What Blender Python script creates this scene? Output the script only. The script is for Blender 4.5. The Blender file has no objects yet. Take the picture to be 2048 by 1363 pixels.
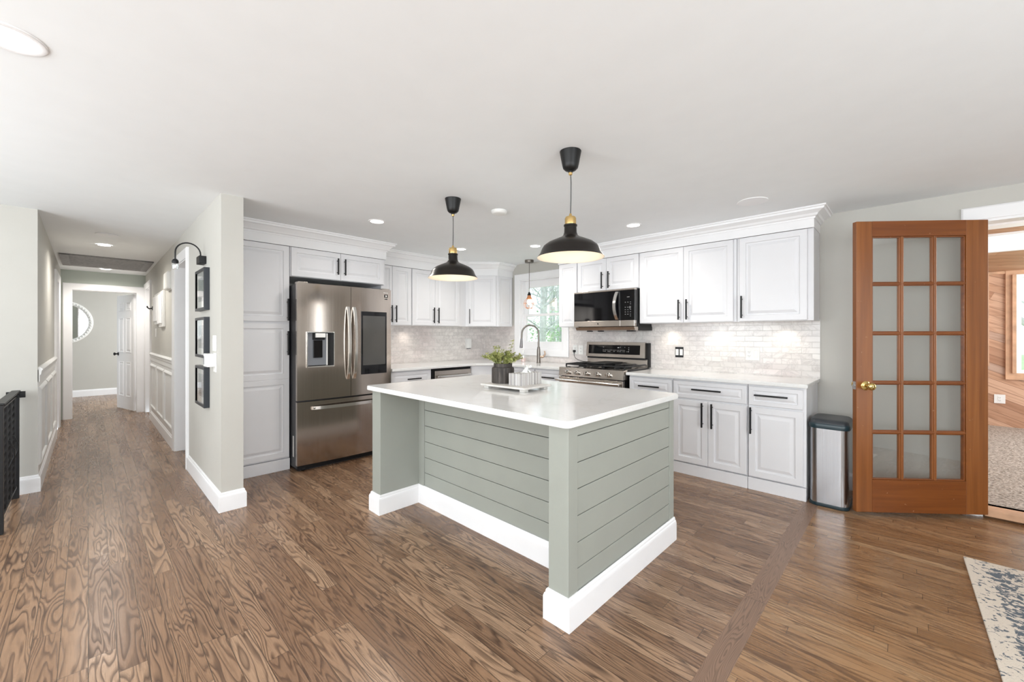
import bpy, bmesh, math, random
from mathutils import Vector, Matrix

# ------------------------------------------------------------------ camera, world, light
C = bpy.context.scene.collection
SC = bpy.context.scene
TH = math.radians(45.99); FPX = 819.5; HORIZON = 669.0; CAM_H = 1.30
cd = bpy.data.cameras.new('camera'); cam = bpy.data.objects.new('camera', cd); C.objects.link(cam)
cd.sensor_width = 36.0; cd.lens = FPX / 2048 * 36.0; cd.shift_y = (HORIZON - 681.5) / 2048.0
cd.clip_start = 0.05; cd.clip_end = 200
cam.location = (0, 0, CAM_H); cam.rotation_euler = (math.pi / 2, 0, math.pi / 2 - TH)
SC.camera = cam

SC.view_settings.view_transform = 'Standard'; SC.view_settings.look = 'None'
SC.view_settings.gamma = 1.0; SC.view_settings.use_curve_mapping = False
SC.view_settings.exposure = 0.30
SC.cycles.max_bounces = 10; SC.cycles.diffuse_bounces = 6; SC.cycles.glossy_bounces = 5
SC.cycles.transparent_max_bounces = 12; SC.cycles.sample_clamp_indirect = 6.0

w = bpy.data.worlds.new('sky'); SC.world = w; w.use_nodes = True
wn = w.node_tree
bg = wn.nodes['Background']; bg.inputs['Color'].default_value = (0.86, 0.94, 1.0, 1); bg.inputs['Strength'].default_value = 1.8

def area(name, loc, rot, sx, sy, power, color=(1, 1, 1)):
    l = bpy.data.lights.new(name, 'AREA'); l.shape = 'RECTANGLE'; l.size = sx; l.size_y = sy
    l.energy = power; l.color = color
    o = bpy.data.objects.new(name, l); C.objects.link(o); o.location = loc; o.rotation_euler = rot
    return o
H = math.pi / 2
# daylight through the living-room windows behind the camera, the sunroom skylight and the far bedroom
DAY = (.93, .97, 1.0); UP = .30   # daylight bounced off the ground comes in slightly upward
area('daylight_east', (2.25, 0.4, 1.45), (0, H+UP, 0), 1.5, 2.6, 60, DAY)
area('daylight_east', (2.25, 3.2, 1.15), (0, H, 0), 1.9, .2, 8, DAY)
area('daylight_south', (-0.2, -3.05, 1.45), (H+UP, 0, 0), 3.0, 1.5, 80, DAY)
area('daylight_south', (-3.4, -3.05, 1.45), (H+UP, 0, 0), 1.8, 1.5, 46, DAY)
area('daylight_sunroom', (2.6, 6.6, 1.7), (0, H, 0), 1.8, 3.0, 62, (1, 0.99, 0.98))
area('daylight_bedroom', (-11.0, 2.4, 1.5), (-H, 0, 0), 1.6, 1.4, 52, (1, 1, 1))
# two unseen area lights added behind the camera to brighten the ceiling
area('ceiling_fill', (1.5, -2.2, .8), (math.pi, 0, 0), 1.2, 1.2, 60, DAY)
area('ceiling_fill', (-2.9, -2.4, .8), (math.pi, 0, 0), 1.2, 1.0, 44, DAY)

# ------------------------------------------------------------------ mesh helper
class MB:
    def __init__(s): s.v = []; s.f = []; s.m = []
    def add(s, vs, fs, mi=0):
        b = len(s.v); s.v += [tuple(p) for p in vs]
        for f in fs: s.f.append(tuple(i + b for i in f)); s.m.append(mi)
        return s
    def box(s, x0, y0, z0, x1, y1, z1, bev=0.0, mi=0, seg=2):
        if x0 > x1: x0, x1 = x1, x0
        if y0 > y1: y0, y1 = y1, y0
        if z0 > z1: z0, z1 = z1, z0
        if bev <= 0:
            return s.add([(x0,y0,z0),(x1,y0,z0),(x1,y1,z0),(x0,y1,z0),(x0,y0,z1),(x1,y0,z1),(x1,y1,z1),(x0,y1,z1)],
                         [(0,3,2,1),(4,5,6,7),(0,1,5,4),(1,2,6,5),(2,3,7,6),(3,0,4,7)], mi)
        bm = bmesh.new(); bmesh.ops.create_cube(bm, size=1)
        for v in bm.verts:
            v.co = Vector(((x0+x1)/2 + v.co.x*(x1-x0), (y0+y1)/2 + v.co.y*(y1-y0), (z0+z1)/2 + v.co.z*(z1-z0)))
        bmesh.ops.bevel(bm, geom=bm.edges[:], offset=min(bev, .49*min(x1-x0, y1-y0, z1-z0)), segments=seg, profile=0.5, affect='EDGES')
        return s.from_bm(bm, mi)
    def from_bm(s, bm, mi=0):
        bm.verts.index_update()
        s.add([v.co[:] for v in bm.verts], [[v.index for v in f.verts] for f in bm.faces], mi); bm.free(); return s
    def cyl(s, p0, p1, r0, r1=None, n=20, mi=0, caps=True):
        r1 = r0 if r1 is None else r1
        return s.tube([p0, p1], [r0, r1], n, mi, caps)
    def tube(s, pts, r, n=10, mi=0, caps=True, closed=False):
        pts = [Vector(p) for p in pts]; k = len(pts)
        rs = r if isinstance(r, (list, tuple)) else [r]*k
        base = len(s.v); up = None
        for i, p in enumerate(pts):
            if closed: t = pts[(i+1) % k] - pts[i-1]
            else: t = pts[min(i+1, k-1)] - pts[max(i-1, 0)]
            t.normalize()
            if up is None:
                a = Vector((0,0,1)) if abs(t.z) < .9 else Vector((1,0,0)); up = (a - t*a.dot(t)).normalized()
            else:
                up = up - t*up.dot(t)
                up = up.normalized() if up.length > 1e-6 else t.orthogonal().normalized()
            b = t.cross(up)
            for j in range(n):
                an = 2*math.pi*j/n; s.v.append(tuple(p + (up*math.cos(an) + b*math.sin(an))*rs[i]))
        for i in range(k if closed else k-1):
            i2 = (i+1) % k
            for j in range(n):
                s.f.append((base+i*n+j, base+i*n+(j+1)%n, base+i2*n+(j+1)%n, base+i2*n+j)); s.m.append(mi)
        if caps and not closed:
            s.f.append(tuple(base+j for j in reversed(range(n)))); s.m.append(mi)
            s.f.append(tuple(base+(k-1)*n+j for j in range(n))); s.m.append(mi)
        return s
    def lathe(s, prof, c=(0,0,0), n=40, mi=0, caps=False):
        base = len(s.v); k = len(prof)
        for r, z in prof:
            for j in range(n):
                a = 2*math.pi*j/n; s.v.append((c[0]+r*math.cos(a), c[1]+r*math.sin(a), c[2]+z))
        for i in range(k-1):
            for j in range(n):
                s.f.append((base+i*n+j, base+i*n+(j+1)%n, base+(i+1)*n+(j+1)%n, base+(i+1)*n+j)); s.m.append(mi)
        if caps:
            s.f.append(tuple(base+j for j in reversed(range(n)))); s.m.append(mi)
            s.f.append(tuple(base+(k-1)*n+j for j in range(n))); s.m.append(mi)
        return s
    def sweep(s, path, prof, closed=False, mp=None, mi=0, caps=True, closeprof=False):
        """path: plane points; prof: (offset to the right of the path, height); mitred corners"""
        mp = mp or (lambda u, v, h: (u, v, h))
        k = len(path); base = len(s.v); q = len(prof)
        P = [Vector(p) for p in path]
        for i in range(k):
            d1 = (P[i]-P[i-1]).normalized() if (closed or i > 0) else None
            d2 = (P[(i+1) % k]-P[i]).normalized() if (closed or i < k-1) else None
            if d1 is None: d1 = d2
            if d2 is None: d2 = d1
            n1 = Vector((d1.y, -d1.x)); n2 = Vector((d2.y, -d2.x))
            m = n1 + n2; m = m / max(.15, (1 + n1.dot(n2)))
            for o, h in prof:
                c = P[i] + m*o; s.v.append(tuple(mp(c.x, c.y, h)))
        for i in range(k if closed else k-1):
            i2 = (i+1) % k
            for j in range(q if closeprof else q-1):
                j2 = (j+1) % q
                s.f.append((base+i*q+j, base+i2*q+j, base+i2*q+j2, base+i*q+j2)); s.m.append(mi)
        if caps and not closed:
            s.f.append(tuple(base+j for j in range(q))); s.m.append(mi)
            s.f.append(tuple(base+(k-1)*q+j for j in reversed(range(q)))); s.m.append(mi)
        return s
    def prism(s, poly, a, b, mp, mi=0):
        """poly extruded from depth a to b, mp(u,v,h)"""
        n = len(poly); base = len(s.v)
        for h in (a, b):
            for u, v in poly: s.v.append(tuple(mp(u, v, h)))
        s.f.append(tuple(base+i for i in reversed(range(n)))); s.m.append(mi)
        s.f.append(tuple(base+n+i for i in range(n))); s.m.append(mi)
        for i in range(n):
            j = (i+1) % n; s.f.append((base+i, base+j, base+n+j, base+n+i)); s.m.append(mi)
        return s
    def panel(s, x0, z0, x1, z1, yf, th, rings, mi=0):
        """slab whose front (-y) face carries nested rectangles: rings = (inset, depth from front)"""
        base = len(s.v); L = []
        R = [(0, th), (0, .003), (.003, 0)] + list(rings)
        for ins, dp in R:
            for (x, z) in ((x0+ins, z0+ins), (x1-ins, z0+ins), (x1-ins, z1-ins), (x0+ins, z1-ins)):
                s.v.append((x, yf+dp, z))
        k = len(R)
        for i in range(k-1):
            for j in range(4):
                s.f.append((base+i*4+j, base+i*4+(j+1)%4, base+(i+1)*4+(j+1)%4, base+(i+1)*4+j)); s.m.append(mi)
        s.f.append(tuple(base+(k-1)*4+j for j in range(4))); s.m.append(mi)
        s.f.append(tuple(base+j for j in (3,2,1,0))); s.m.append(mi)
        return s
    def sphere(s, c, r, n=16, mi=0, sc=(1,1,1)):
        k = n//2; prof = []
        base = len(s.v)
        for i in range(k+1):
            a = -math.pi/2 + math.pi*i/k
            for j in range(n):
                b = 2*math.pi*j/n
                s.v.append((c[0]+r*sc[0]*math.cos(a)*math.cos(b), c[1]+r*sc[1]*math.cos(a)*math.sin(b), c[2]+r*sc[2]*math.sin(a)))
        for i in range(k):
            for j in range(n):
                s.f.append((base+i*n+j, base+i*n+(j+1)%n, base+(i+1)*n+(j+1)%n, base+(i+1)*n+j)); s.m.append(mi)
        return s
    def xf(s, M):
        s.v = [tuple(M @ Vector(p)) for p in s.v]; return s
    def shift(s, d):
        s.v = [(p[0]+d[0], p[1]+d[1], p[2]+d[2]) for p in s.v]; return s

def build(name, mb, mat, parent=None, angle=50, label=None):
    me = bpy.data.meshes.new(name); me.from_pydata(mb.v, [], mb.f)
    mats = mat if isinstance(mat, (list, tuple)) else [mat]
    for m in mats: me.materials.append(m)
    if len(mats) > 1: me.polygons.foreach_set('material_index', mb.m)
    bm = bmesh.new(); bm.from_mesh(me); bmesh.ops.remove_doubles(bm, verts=bm.verts, dist=1e-5)
    bmesh.ops.recalc_face_normals(bm, faces=bm.faces); bm.to_mesh(me); bm.free()
    me.shade_smooth(); me.set_sharp_from_angle(angle=math.radians(angle))
    o = bpy.data.objects.new(name, me); C.objects.link(o)
    wm = o.modifiers.new('weighted_normal', 'WEIGHTED_NORMAL'); wm.keep_sharp = True; wm.weight = 80
    if parent is not None: o.parent = parent
    if label: o['label'] = label
    return o

def tag(o, label, cat, group=None, kind=None):
    o['label'] = label; o['category'] = cat
    if group: o['group'] = group
    if kind: o['kind'] = kind
    return o
def thing(name, label, cat, loc=(0,0,0), rz=0.0, group=None):
    o = bpy.data.objects.new(name, None); C.objects.link(o); o.empty_display_size = .1
    o.location = loc; o.rotation_euler = (0, 0, rz)
    return tag(o, label, cat, group)
def solo(name, label, cat, mb, mat, loc=(0,0,0), rz=0.0, group=None, angle=50, kind=None):
    o = build(name, mb, mat, None, angle); o.location = loc; o.rotation_euler = (0,0,rz)
    return tag(o, label, cat, group, kind)
def struct(name, mb, mat, parent=None, angle=50):
    o = build(name, mb, mat, parent, angle); o['kind'] = 'structure'; return o

# ------------------------------------------------------------------ materials
def nt(name):
    m = bpy.data.materials.new(name); m.use_nodes = True
    return m, m.node_tree, m.node_tree.nodes['Principled BSDF']
class G:
    """small node-graph helper"""
    def __init__(s, t): s.t = t
    def n(s, kind, **kw):
        x = s.t.nodes.new(kind)
        for k, v in kw.items(): setattr(x, k, v)
        return x
    def link(s, a, b): s.t.links.new(a, b)
    def m(s, op, a, b=None, c=None):
        x = s.n('ShaderNodeMath', operation=op)
        for i, q in enumerate((a, b, c)):
            if q is None: continue
            if isinstance(q, (int, float)): x.inputs[i].default_value = q
            else: s.link(q, x.inputs[i])
        return x.outputs[0]
    def xyz(s, x=0, y=0, z=0):
        c = s.n('ShaderNodeCombineXYZ')
        for i, q in enumerate((x, y, z)):
            if isinstance(q, (int, float)): c.inputs[i].default_value = q
            else: s.link(q, c.inputs[i])
        return c.outputs[0]
    def coords(s):
        tc = s.n('ShaderNodeTexCoord'); sp = s.n('ShaderNodeSeparateXYZ'); s.link(tc.outputs['Object'], sp.inputs[0])
        return tc.outputs['Object'], sp.outputs[0], sp.outputs[1], sp.outputs[2]
    def noise(s, vec, scale=5, detail=2, rough=.5, dist=0):
        x = s.n('ShaderNodeTexNoise'); s.link(vec, x.inputs['Vector'])
        x.inputs['Scale'].default_value = scale; x.inputs['Detail'].default_value = detail
        x.inputs['Roughness'].default_value = rough; x.inputs['Distortion'].default_value = dist
        return x.outputs['Fac']
    def ramp(s, fac, stops, interp='LINEAR'):
        x = s.n('ShaderNodeValToRGB'); x.color_ramp.interpolation = interp
        e = x.color_ramp.elements
        while len(e) < len(stops): e.new(0.5)
        for i, (p, c) in enumerate(stops):
            e[i].position = p; e[i].color = (*c, 1) if len(c) == 3 else c
        s.link(fac, x.inputs[0]); return x.outputs[0]
    def mix(s, fac, a, b, mode='MIX'):
        x = s.n('ShaderNodeMix', data_type='RGBA', blend_type=mode)
        for i, q in ((0, fac), (6, a), (7, b)):
            if isinstance(q, (int, float)): x.inputs[i].default_value = q
            elif isinstance(q, tuple): x.inputs[i].default_value = (*q[:3], 1)
            else: s.link(q, x.inputs[i])
        return x.outputs[2]
    def bump(s, h, strength=.2, dist=.01):
        x = s.n('ShaderNodeBump'); x.inputs['Strength'].default_value = strength; x.inputs['Distance'].default_value = dist
        s.link(h, x.inputs['Height']); return x.outputs[0]

def plain(name, col, rough=.5, metal=0.0, var=.03, scale=6, bump=0.0, bscale=60, spec=.5, coat=0.0, emit=None, estr=0):
    m, t, b = nt(name); g = G(t)
    vec, x, y, z = g.coords()
    f = g.noise(vec, scale, 3)
    c0 = tuple(max(0, q*(1-var)) for q in col); c1 = tuple(min(1, q*(1+var)) for q in col)
    g.link(g.ramp(f, [(.3, c0), (.7, c1)]), b.inputs['Base Color'])
    b.inputs['Roughness'].default_value = rough; b.inputs['Metallic'].default_value = metal
    b.inputs['Specular IOR Level'].default_value = spec
    if coat: b.inputs['Coat Weight'].default_value = coat; b.inputs['Coat Roughness'].default_value = .08
    if bump: g.link(g.bump(g.noise(vec, bscale, 2), bump, .002), b.inputs['Normal'])
    if emit: b.inputs['Emission Color'].default_value = (*emit, 1); b.inputs['Emission Strength'].default_value = estr
    return m

def wood_boards(name, axis_rot, w, ln, tones, grain_dark, rough=.28, gap=.012, lines=11.0, knots=False, gapcol=(.03,.018,.01), contrast=.75, plane='XY'):
    m, t, b = nt(name); g = G(t)
    vec, x, y, z = g.coords()
    if plane == 'XZ': y = z
    if axis_rot:
        ca, sa = math.cos(axis_rot), math.sin(axis_rot)
        u = g.m('ADD', g.m('MULTIPLY', x, ca), g.m('MULTIPLY', y, sa))
        v = g.m('SUBTRACT', g.m('MULTIPLY', y, ca), g.m('MULTIPLY', x, sa))
    else: u, v = x, y
    row = g.m('FLOOR', g.m('DIVIDE', v, w))
    fr = g.m('FRACT', g.m('DIVIDE', v, w))
    wn1 = g.n('ShaderNodeTexWhiteNoise', noise_dimensions='1D'); g.link(row, wn1.inputs['W'])
    ush = g.m('ADD', u, g.m('MULTIPLY', wn1.outputs['Value'], ln*7.3))
    seg = g.m('FLOOR', g.m('DIVIDE', ush, ln)); fu = g.m('FRACT', g.m('DIVIDE', ush, ln))
    wn2 = g.n('ShaderNodeTexWhiteNoise', noise_dimensions='3D'); g.link(g.xyz(row, seg, 3.7), wn2.inputs['Vector'])
    r1 = wn2.outputs['Value']
    sp = g.n('ShaderNodeSeparateColor'); g.link(wn2.outputs['Color'], sp.inputs[0])
    r2, r3 = sp.outputs[0], sp.outputs[1]
    base = g.ramp(r1, tones)
    # slow contour rings give the cathedral grain of plain-sawn oak
    gv = g.xyz(g.m('ADD', g.m('MULTIPLY', u, .75), g.m('MULTIPLY', r2, 60)), g.m('ADD', g.m('MULTIPLY', v, 7.5), g.m('MULTIPLY', r3, 40)), g.m('MULTIPLY', r1, 30))
    n1 = g.noise(gv, 1.6, 2.2, .45, .25)
    dens = g.m('ADD', lines, g.m('MULTIPLY', r3, lines))
    ring = g.m('FRACT', g.m('MULTIPLY', n1, dens))
    line = g.ramp(ring, [(0.0, (1,1,1)), (.10, (.75,.75,.75)), (.42, (.05,.05,.05)), (.8, (0,0,0)), (1.0, (.9,.9,.9))])
    fine = g.noise(g.xyz(g.m('MULTIPLY', u, 9), g.m('MULTIPLY', v, 260), r1), 1.0, 2, .6)
    finem = g.ramp(fine, [(.40, (0,0,0)), (.75, (1,1,1))])
    broad = g.noise(g.xyz(g.m('ADD', u, g.m('MULTIPLY', r2, 9)), g.m('MULTIPLY', v, 3), r1), 2.2, 2)
    amt = g.m('MULTIPLY', line, g.m('ADD', .25*contrast, g.m('MULTIPLY', broad, contrast)))
    c = g.mix(amt, base, grain_dark)
    c = g.mix(g.m('MULTIPLY', finem, .28*contrast), c, grain_dark)
    if knots:
        kn = g.n('ShaderNodeTexVoronoi'); g.link(g.xyz(g.m('MULTIPLY', u, 1.0), g.m('MULTIPLY', v, 1.6), r1), kn.inputs['Vector']); kn.inputs['Scale'].default_value = 2.2
        km = g.ramp(kn.outputs['Distance'], [(.04, (1,1,1)), (.07, (.0,.0,.0))])
        c = g.mix(g.m('MULTIPLY', km, .8), c, (.10,.045,.02))
    e1 = g.m('LESS_THAN', fr, gap); e2 = g.m('LESS_THAN', fu, .0022/ln*1.0)
    e = g.m('MAXIMUM', e1, e2)
    c = g.mix(g.m('MULTIPLY', e, .8), c, gapcol)
    g.link(c, b.inputs['Base Color'])
    rr = g.m('ADD', rough, g.m('MULTIPLY', broad, .14)); rr = g.m('ADD', rr, g.m('MULTIPLY', line, .06))
    g.link(rr, b.inputs['Roughness'])
    hgt = g.m('SUBTRACT', g.m('MULTIPLY', line, -.25), e)
    g.link(g.bump(hgt, .12, .002), b.inputs['Normal'])
    return m

M = {}
M['ceiling'] = plain('ceiling_paint', (.86,.885,.90), .7, var=.01)
M['wall'] = plain('greige_wall_paint', (.525,.513,.475), .55, var=.012, bump=.05, bscale=220)
M['sage'] = plain('sage_wall_paint', (.46,.50,.45), .6, var=.012)
M['trim'] = plain('white_trim_paint', (.86,.86,.87), .35, var=.01)
M['cab'] = plain('white_cabinet_lacquer', (.765,.765,.785), .32, var=.008)
M['isl'] = plain('grey_green_island_paint', (.325,.34,.305), .45, var=.02, bump=.04, bscale=120)
M['groove'] = plain('shadow_gap', (.10,.11,.10), .8)
M['black'] = plain('black_metal', (.006,.006,.007), .42, spec=.4)
M['blackgloss'] = plain('black_glass', (.004,.004,.005), .05, spec=.4)
M['blackmat'] = plain('black_plastic', (.005,.005,.0055), .5, spec=.35)
M['dark'] = plain('dark_grey_plastic', (.05,.05,.055), .45)
M['greyplastic'] = plain('grey_plastic', (.17,.18,.20), .4)
M['white'] = plain('white_plastic', (.82,.82,.80), .4)
M['brass'] = plain('brushed_brass', (.74,.52,.22), .25, metal=1)
M['nickel'] = plain('dark_nickel', (.20,.18,.16), .3, metal=1)
M['copper'] = plain('copper', (.80,.36,.18), .3, metal=1)
M['shadein'] = plain('cream_enamel', (.90,.80,.64), .4, emit=(1,.86,.66), estr=.42)
M['bronze'] = plain('black_bronze_enamel', (.012,.0095,.008), .3, metal=.2, spec=.4)
M['canopy'] = plain('black_rubber', (.006,.006,.006), .4, spec=.35)
M['lamp'] = plain('lit_lens', (1,1,1), .5, emit=(1,.97,.92), estr=6.0)
M['bulb'] = plain('lit_bulb', (1,1,1), .4, emit=(1,.86,.62), estr=2.0)
M['mirror'] = plain('mirror_glass', (.9,.9,.9), .02, metal=1)
M['paperwhite'] = plain('white_paper', (.80,.80,.78), .8)
M['hinge'] = plain('steel_hinge', (.55,.55,.55), .35, metal=1)
M['soil'] = plain('dark_soil', (.03,.02,.015), .9)

def stainless(name, col=(.55,.50,.455), rough=.2, axis='z', amount=.03):
    m, t, b = nt(name); g = G(t)
    vec, x, y, z = g.coords()
    v = {'z': g.xyz(g.m('MULTIPLY', x, 220), g.m('MULTIPLY', y, 220), g.m('MULTIPLY', z, 1.2)),
         'x': g.xyz(g.m('MULTIPLY', x, 1.2), g.m('MULTIPLY', y, 220), g.m('MULTIPLY', z, 220))}[axis]
    n1 = g.noise(v, 1.0, 3, .6)
    g.link(g.ramp(n1, [(.3, tuple(q*.95 for q in col)), (.7, tuple(min(1, q*1.05) for q in col))]), b.inputs['Base Color'])
    b.inputs['Metallic'].default_value = 1
    g.link(g.m('ADD', rough-.05, g.m('MULTIPLY', n1, .1)), b.inputs['Roughness'])
    g.link(g.bump(n1, amount, .0006), b.inputs['Normal'])
    return m
M['steel'] = stainless('brushed_steel', axis='x', rough=.22, amount=.02)
M['steelfridge'] = stainless('brushed_steel_fridge', (.46,.405,.36), .15, axis='z', amount=.05)
M['steelbin'] = stainless('brushed_steel_bin', (.50,.51,.53), .25, axis='z', amount=.015)
M['steelbright'] = plain('polished_steel', (.80,.79,.77), .18, metal=1)

# floors
M['floor_wide'] = wood_boards('oak_floor', 0, .0825, 1.05, [(0,(.22,.124,.071)),(.35,(.285,.167,.097)),(.7,(.33,.20,.12)),(1,(.39,.25,.157))], (.055,.026,.014), .19, gap=.032, contrast=1.1)
M['floor_narrow'] = wood_boards('narrow_oak_floor', 0, .057, .95, [(0,(.24,.123,.053)),(.4,(.30,.162,.076)),(.8,(.35,.198,.098)),(1,(.40,.243,.127))], (.06,.028,.014), .17, gap=.03, lines=9, contrast=.85)
M['strip'] = wood_boards('oak_border', H, 2.0, 1.3, [(0,(.22,.13,.085)),(1,(.27,.165,.11))], (.07,.04,.025), .25, lines=30)
M['cedar'] = wood_boards('knotty_cedar', -math.radians(25), .098, 1.3, [(0,(.40,.21,.125)),(.4,(.56,.33,.21)),(.8,(.66,.42,.29)),(1,(.45,.33,.27))], (.26,.12,.06), .5, gap=.05, lines=5, knots=True, gapcol=(.18,.09,.05), contrast=.5, plane='XZ')
M['cedarceil'] = wood_boards('cedar_ceiling', 0.22, .12, 2.2, [(0,(.40,.22,.125)),(1,(.58,.36,.23))], (.26,.12,.06), .5, gap=.05, lines=5, gapcol=(.15,.08,.05), contrast=.5)
M['cedartrim'] = plain('cedar_trim', (.60,.36,.22), .5, var=.18, scale=9)

def doorwood():
    m, t, b = nt('stained_fir'); g = G(t); vec, x, y, z = g.coords()
    n1 = g.noise(g.xyz(g.m('MULTIPLY', x, 26), g.m('MULTIPLY', y, 26), g.m('MULTIPLY', z, 1.1)), 1.0, 3, .55, .3)
    n2 = g.noise(g.xyz(g.m('MULTIPLY', x, 160), g.m('MULTIPLY', y, 160), g.m('MULTIPLY', z, 3)), 1.0, 2)
    c = g.ramp(n1, [(.25, (.17,.052,.009)), (.55, (.25,.083,.017)), (.8, (.32,.118,.028))])
    c = g.mix(g.m('MULTIPLY', n2, .25), c, (.17,.045,.012))
    sc = g.noise(vec, 38, 2, .6); sm = g.ramp(sc, [(.73, (0,0,0)), (.78, (1,1,1))])
    c = g.mix(g.m('MULTIPLY', sm, .35), c, (.66,.42,.25))
    g.link(c, b.inputs['Base Color']); b.inputs['Roughness'].default_value = .34
    g.link(g.bump(n2, .06, .001), b.inputs['Normal']); return m
M['fir'] = doorwood()
def doorwood_h():
    m, t, b = nt('stained_fir_rail'); g = G(t); vec, x, y, z = g.coords()
    n1 = g.noise(g.xyz(g.m('MULTIPLY', x, 1.4), g.m('MULTIPLY', y, 26), g.m('MULTIPLY', z, 24)), 1.0, 3, .55, .3)
    c = g.ramp(n1, [(.25, (.14,.036,.006)), (.55, (.20,.058,.010)), (.8, (.255,.082,.017))])
    sc = g.noise(vec, 42, 2, .6); sm = g.ramp(sc, [(.72, (0,0,0)), (.76, (1,1,1))])
    c = g.mix(g.m('MULTIPLY', sm, .4), c, (.62,.40,.25))
    g.link(c, b.inputs['Base Color']); b.inputs['Roughness'].default_value = .34; return m
M['firrail'] = doorwood_h()

def quartz():
    m, t, b = nt('white_quartz'); g = G(t); vec, x, y, z = g.coords()
    n1 = g.noise(vec, 1.6, 6, .62, 1.4)
    v = g.m('ABSOLUTE', g.m('SUBTRACT', n1, .5))
    vm = g.ramp(v, [(0, (1,1,1)), (.012, (.35,.35,.35)), (.05, (0,0,0))])
    n2 = g.noise(vec, 60, 2)
    c = g.mix(g.m('MULTIPLY', vm, .22), (.80,.80,.79), (.60,.58,.55))
    c = g.mix(g.m('MULTIPLY', n2, .08), c, (.65,.64,.62))
    g.link(c, b.inputs['Base Color']); b.inputs['Roughness'].default_value = .12; return m
M['quartz'] = quartz()

def marble_tile(axis):
    m, t, b = nt('marble_tile_' + axis); g = G(t); vec, x, y, z = g.coords()
    u = x if axis == 'x' else y
    br = g.n('ShaderNodeTexBrick'); g.link(g.xyz(u, z, 0), br.inputs['Vector'])
    br.offset = .5; br.squash = 1
    br.inputs['Scale'].default_value = 1; br.inputs['Brick Width'].default_value = .152; br.inputs['Row Height'].default_value = .0515
    br.inputs['Mortar Size'].default_value = .0019; br.inputs['Mortar Smooth'].default_value = .2; br.inputs['Bias'].default_value = 0
    br.inputs['Color1'].default_value = (0,0,0,1); br.inputs['Color2'].default_value = (1,1,1,1); br.inputs['Mortar'].default_value = (.5,.5,.5,1)
    rnd = br.outputs['Color']
    sv = g.n('ShaderNodeVectorMath', operation='MULTIPLY_ADD'); g.link(rnd, sv.inputs[0]); sv.inputs[1].default_value = (3,5,7); g.link(vec, sv.inputs[2])
    n1 = g.noise(sv.outputs[0], 3.2, 6, .65, 1.8)
    vein = g.ramp(g.m('ABSOLUTE', g.m('SUBTRACT', n1, .5)), [(0, (1,1,1)), (.02, (.4,.4,.4)), (.07, (0,0,0))])
    big = g.noise(vec, 1.5, 3, .5, .6)
    c = g.ramp(big, [(.3, (.85,.825,.79)), (.5, (.80,.76,.735)), (.7, (.74,.67,.655))])
    tone = g.ramp(rnd, [(0, (.86,.86,.86)), (1, (1.0,1.0,1.0))])
    c = g.mix(1.0, c, tone, 'MULTIPLY')
    c = g.mix(g.m('MULTIPLY', vein, .4), c, (.42,.38,.37))
    c = g.mix(br.outputs['Fac'], c, (.56,.54,.52))
    g.link(c, b.inputs['Base Color'])
    g.link(g.m('ADD', .16, g.m('MULTIPLY', br.outputs['Fac'], .5)), b.inputs['Roughness'])
    g.link(g.bump(g.m('ADD', g.m('MULTIPLY', br.outputs['Fac'], -1), g.m('MULTIPLY', n1, .25)), .35, .003), b.inputs['Normal'])
    return m
M['tilex'] = marble_tile('x'); M['tiley'] = marble_tile('y')

def glassmat(name, tint=(.98,.99,.99), refl=.14):
    m = bpy.data.materials.new(name); m.use_nodes = True; t = m.node_tree; t.nodes.clear(); g = G(t)
    out = g.n('ShaderNodeOutputMaterial'); tr = g.n('ShaderNodeBsdfTransparent'); tr.inputs[0].default_value = (*tint, 1)
    gl = g.n('ShaderNodeBsdfGlossy'); gl.inputs['Roughness'].default_value = .02; gl.inputs['Color'].default_value = (1,1,1,1)
    lw = g.n('ShaderNodeLayerWeight'); lw.inputs['Blend'].default_value = .5   # facing: 0 straight on, 1 at grazing
    mx = g.n('ShaderNodeMixShader')
    g.link(g.m('ADD', refl, g.m('MULTIPLY', g.m('POWER', lw.outputs['Facing'], 5.0), .9)), mx.inputs[0])
    g.link(tr.outputs[0], mx.inputs[1]); g.link(gl.outputs[0], mx.inputs[2]); g.link(mx.outputs[0], out.inputs[0])
    return m
M['glass'] = glassmat('clear_glass')
def carpet():
    m, t, b = nt('speckled_carpet'); g = G(t); vec, *_ = g.coords()
    n1 = g.noise(vec, 55, 3, .7)
    g.link(g.ramp(n1, [(.33, (.17,.145,.12)), (.48, (.42,.37,.32)), (.62, (.66,.60,.54))]), b.inputs['Base Color'])
    b.inputs['Roughness'].default_value = .95; g.link(g.bump(n1, .8, .02), b.inputs['Normal']); return m
M['carpet'] = carpet()
def rugmat():
    m, t, b = nt('distressed_rug'); g = G(t); vec, x, y, z = g.coords()
    n1 = g.noise(g.xyz(g.m('MULTIPLY', x, 34), g.m('MULTIPLY', y, 38), 0), 1.0, 3, .6, .8)
    # bordered field: denser blue pattern further in from the edge
    dx = x; dy = g.m('MULTIPLY', y, -1)
    d = g.m('MINIMUM', dx, dy)
    band = g.ramp(d, [(0, (0,0,0)), (.018, (.0,.0,.0)), (.03, (.3,.3,.3)), (.075, (.3,.3,.3)), (.09, (1,1,1)), (.16, (.9,.9,.9)), (.19, (.4,.4,.4)), (.5, (.8,.8,.8))])
    th = g.m('SUBTRACT', .605, g.m('MULTIPLY', band, .15))
    msk = g.ramp(g.m('SUBTRACT', n1, th), [(0, (0,0,0)), (.04, (1,1,1))])
    weave = g.noise(vec, 260, 2)
    c = g.mix(weave, (.55,.47,.385), (.69,.61,.52))
    c = g.mix(g.m('MULTIPLY', msk, .88), c, (.035,.065,.10))
    g.link(c, b.inputs['Base Color']); b.inputs['Roughness'].default_value = .95
    g.link(g.bump(weave, .5, .004), b.inputs['Normal']); return m
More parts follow.
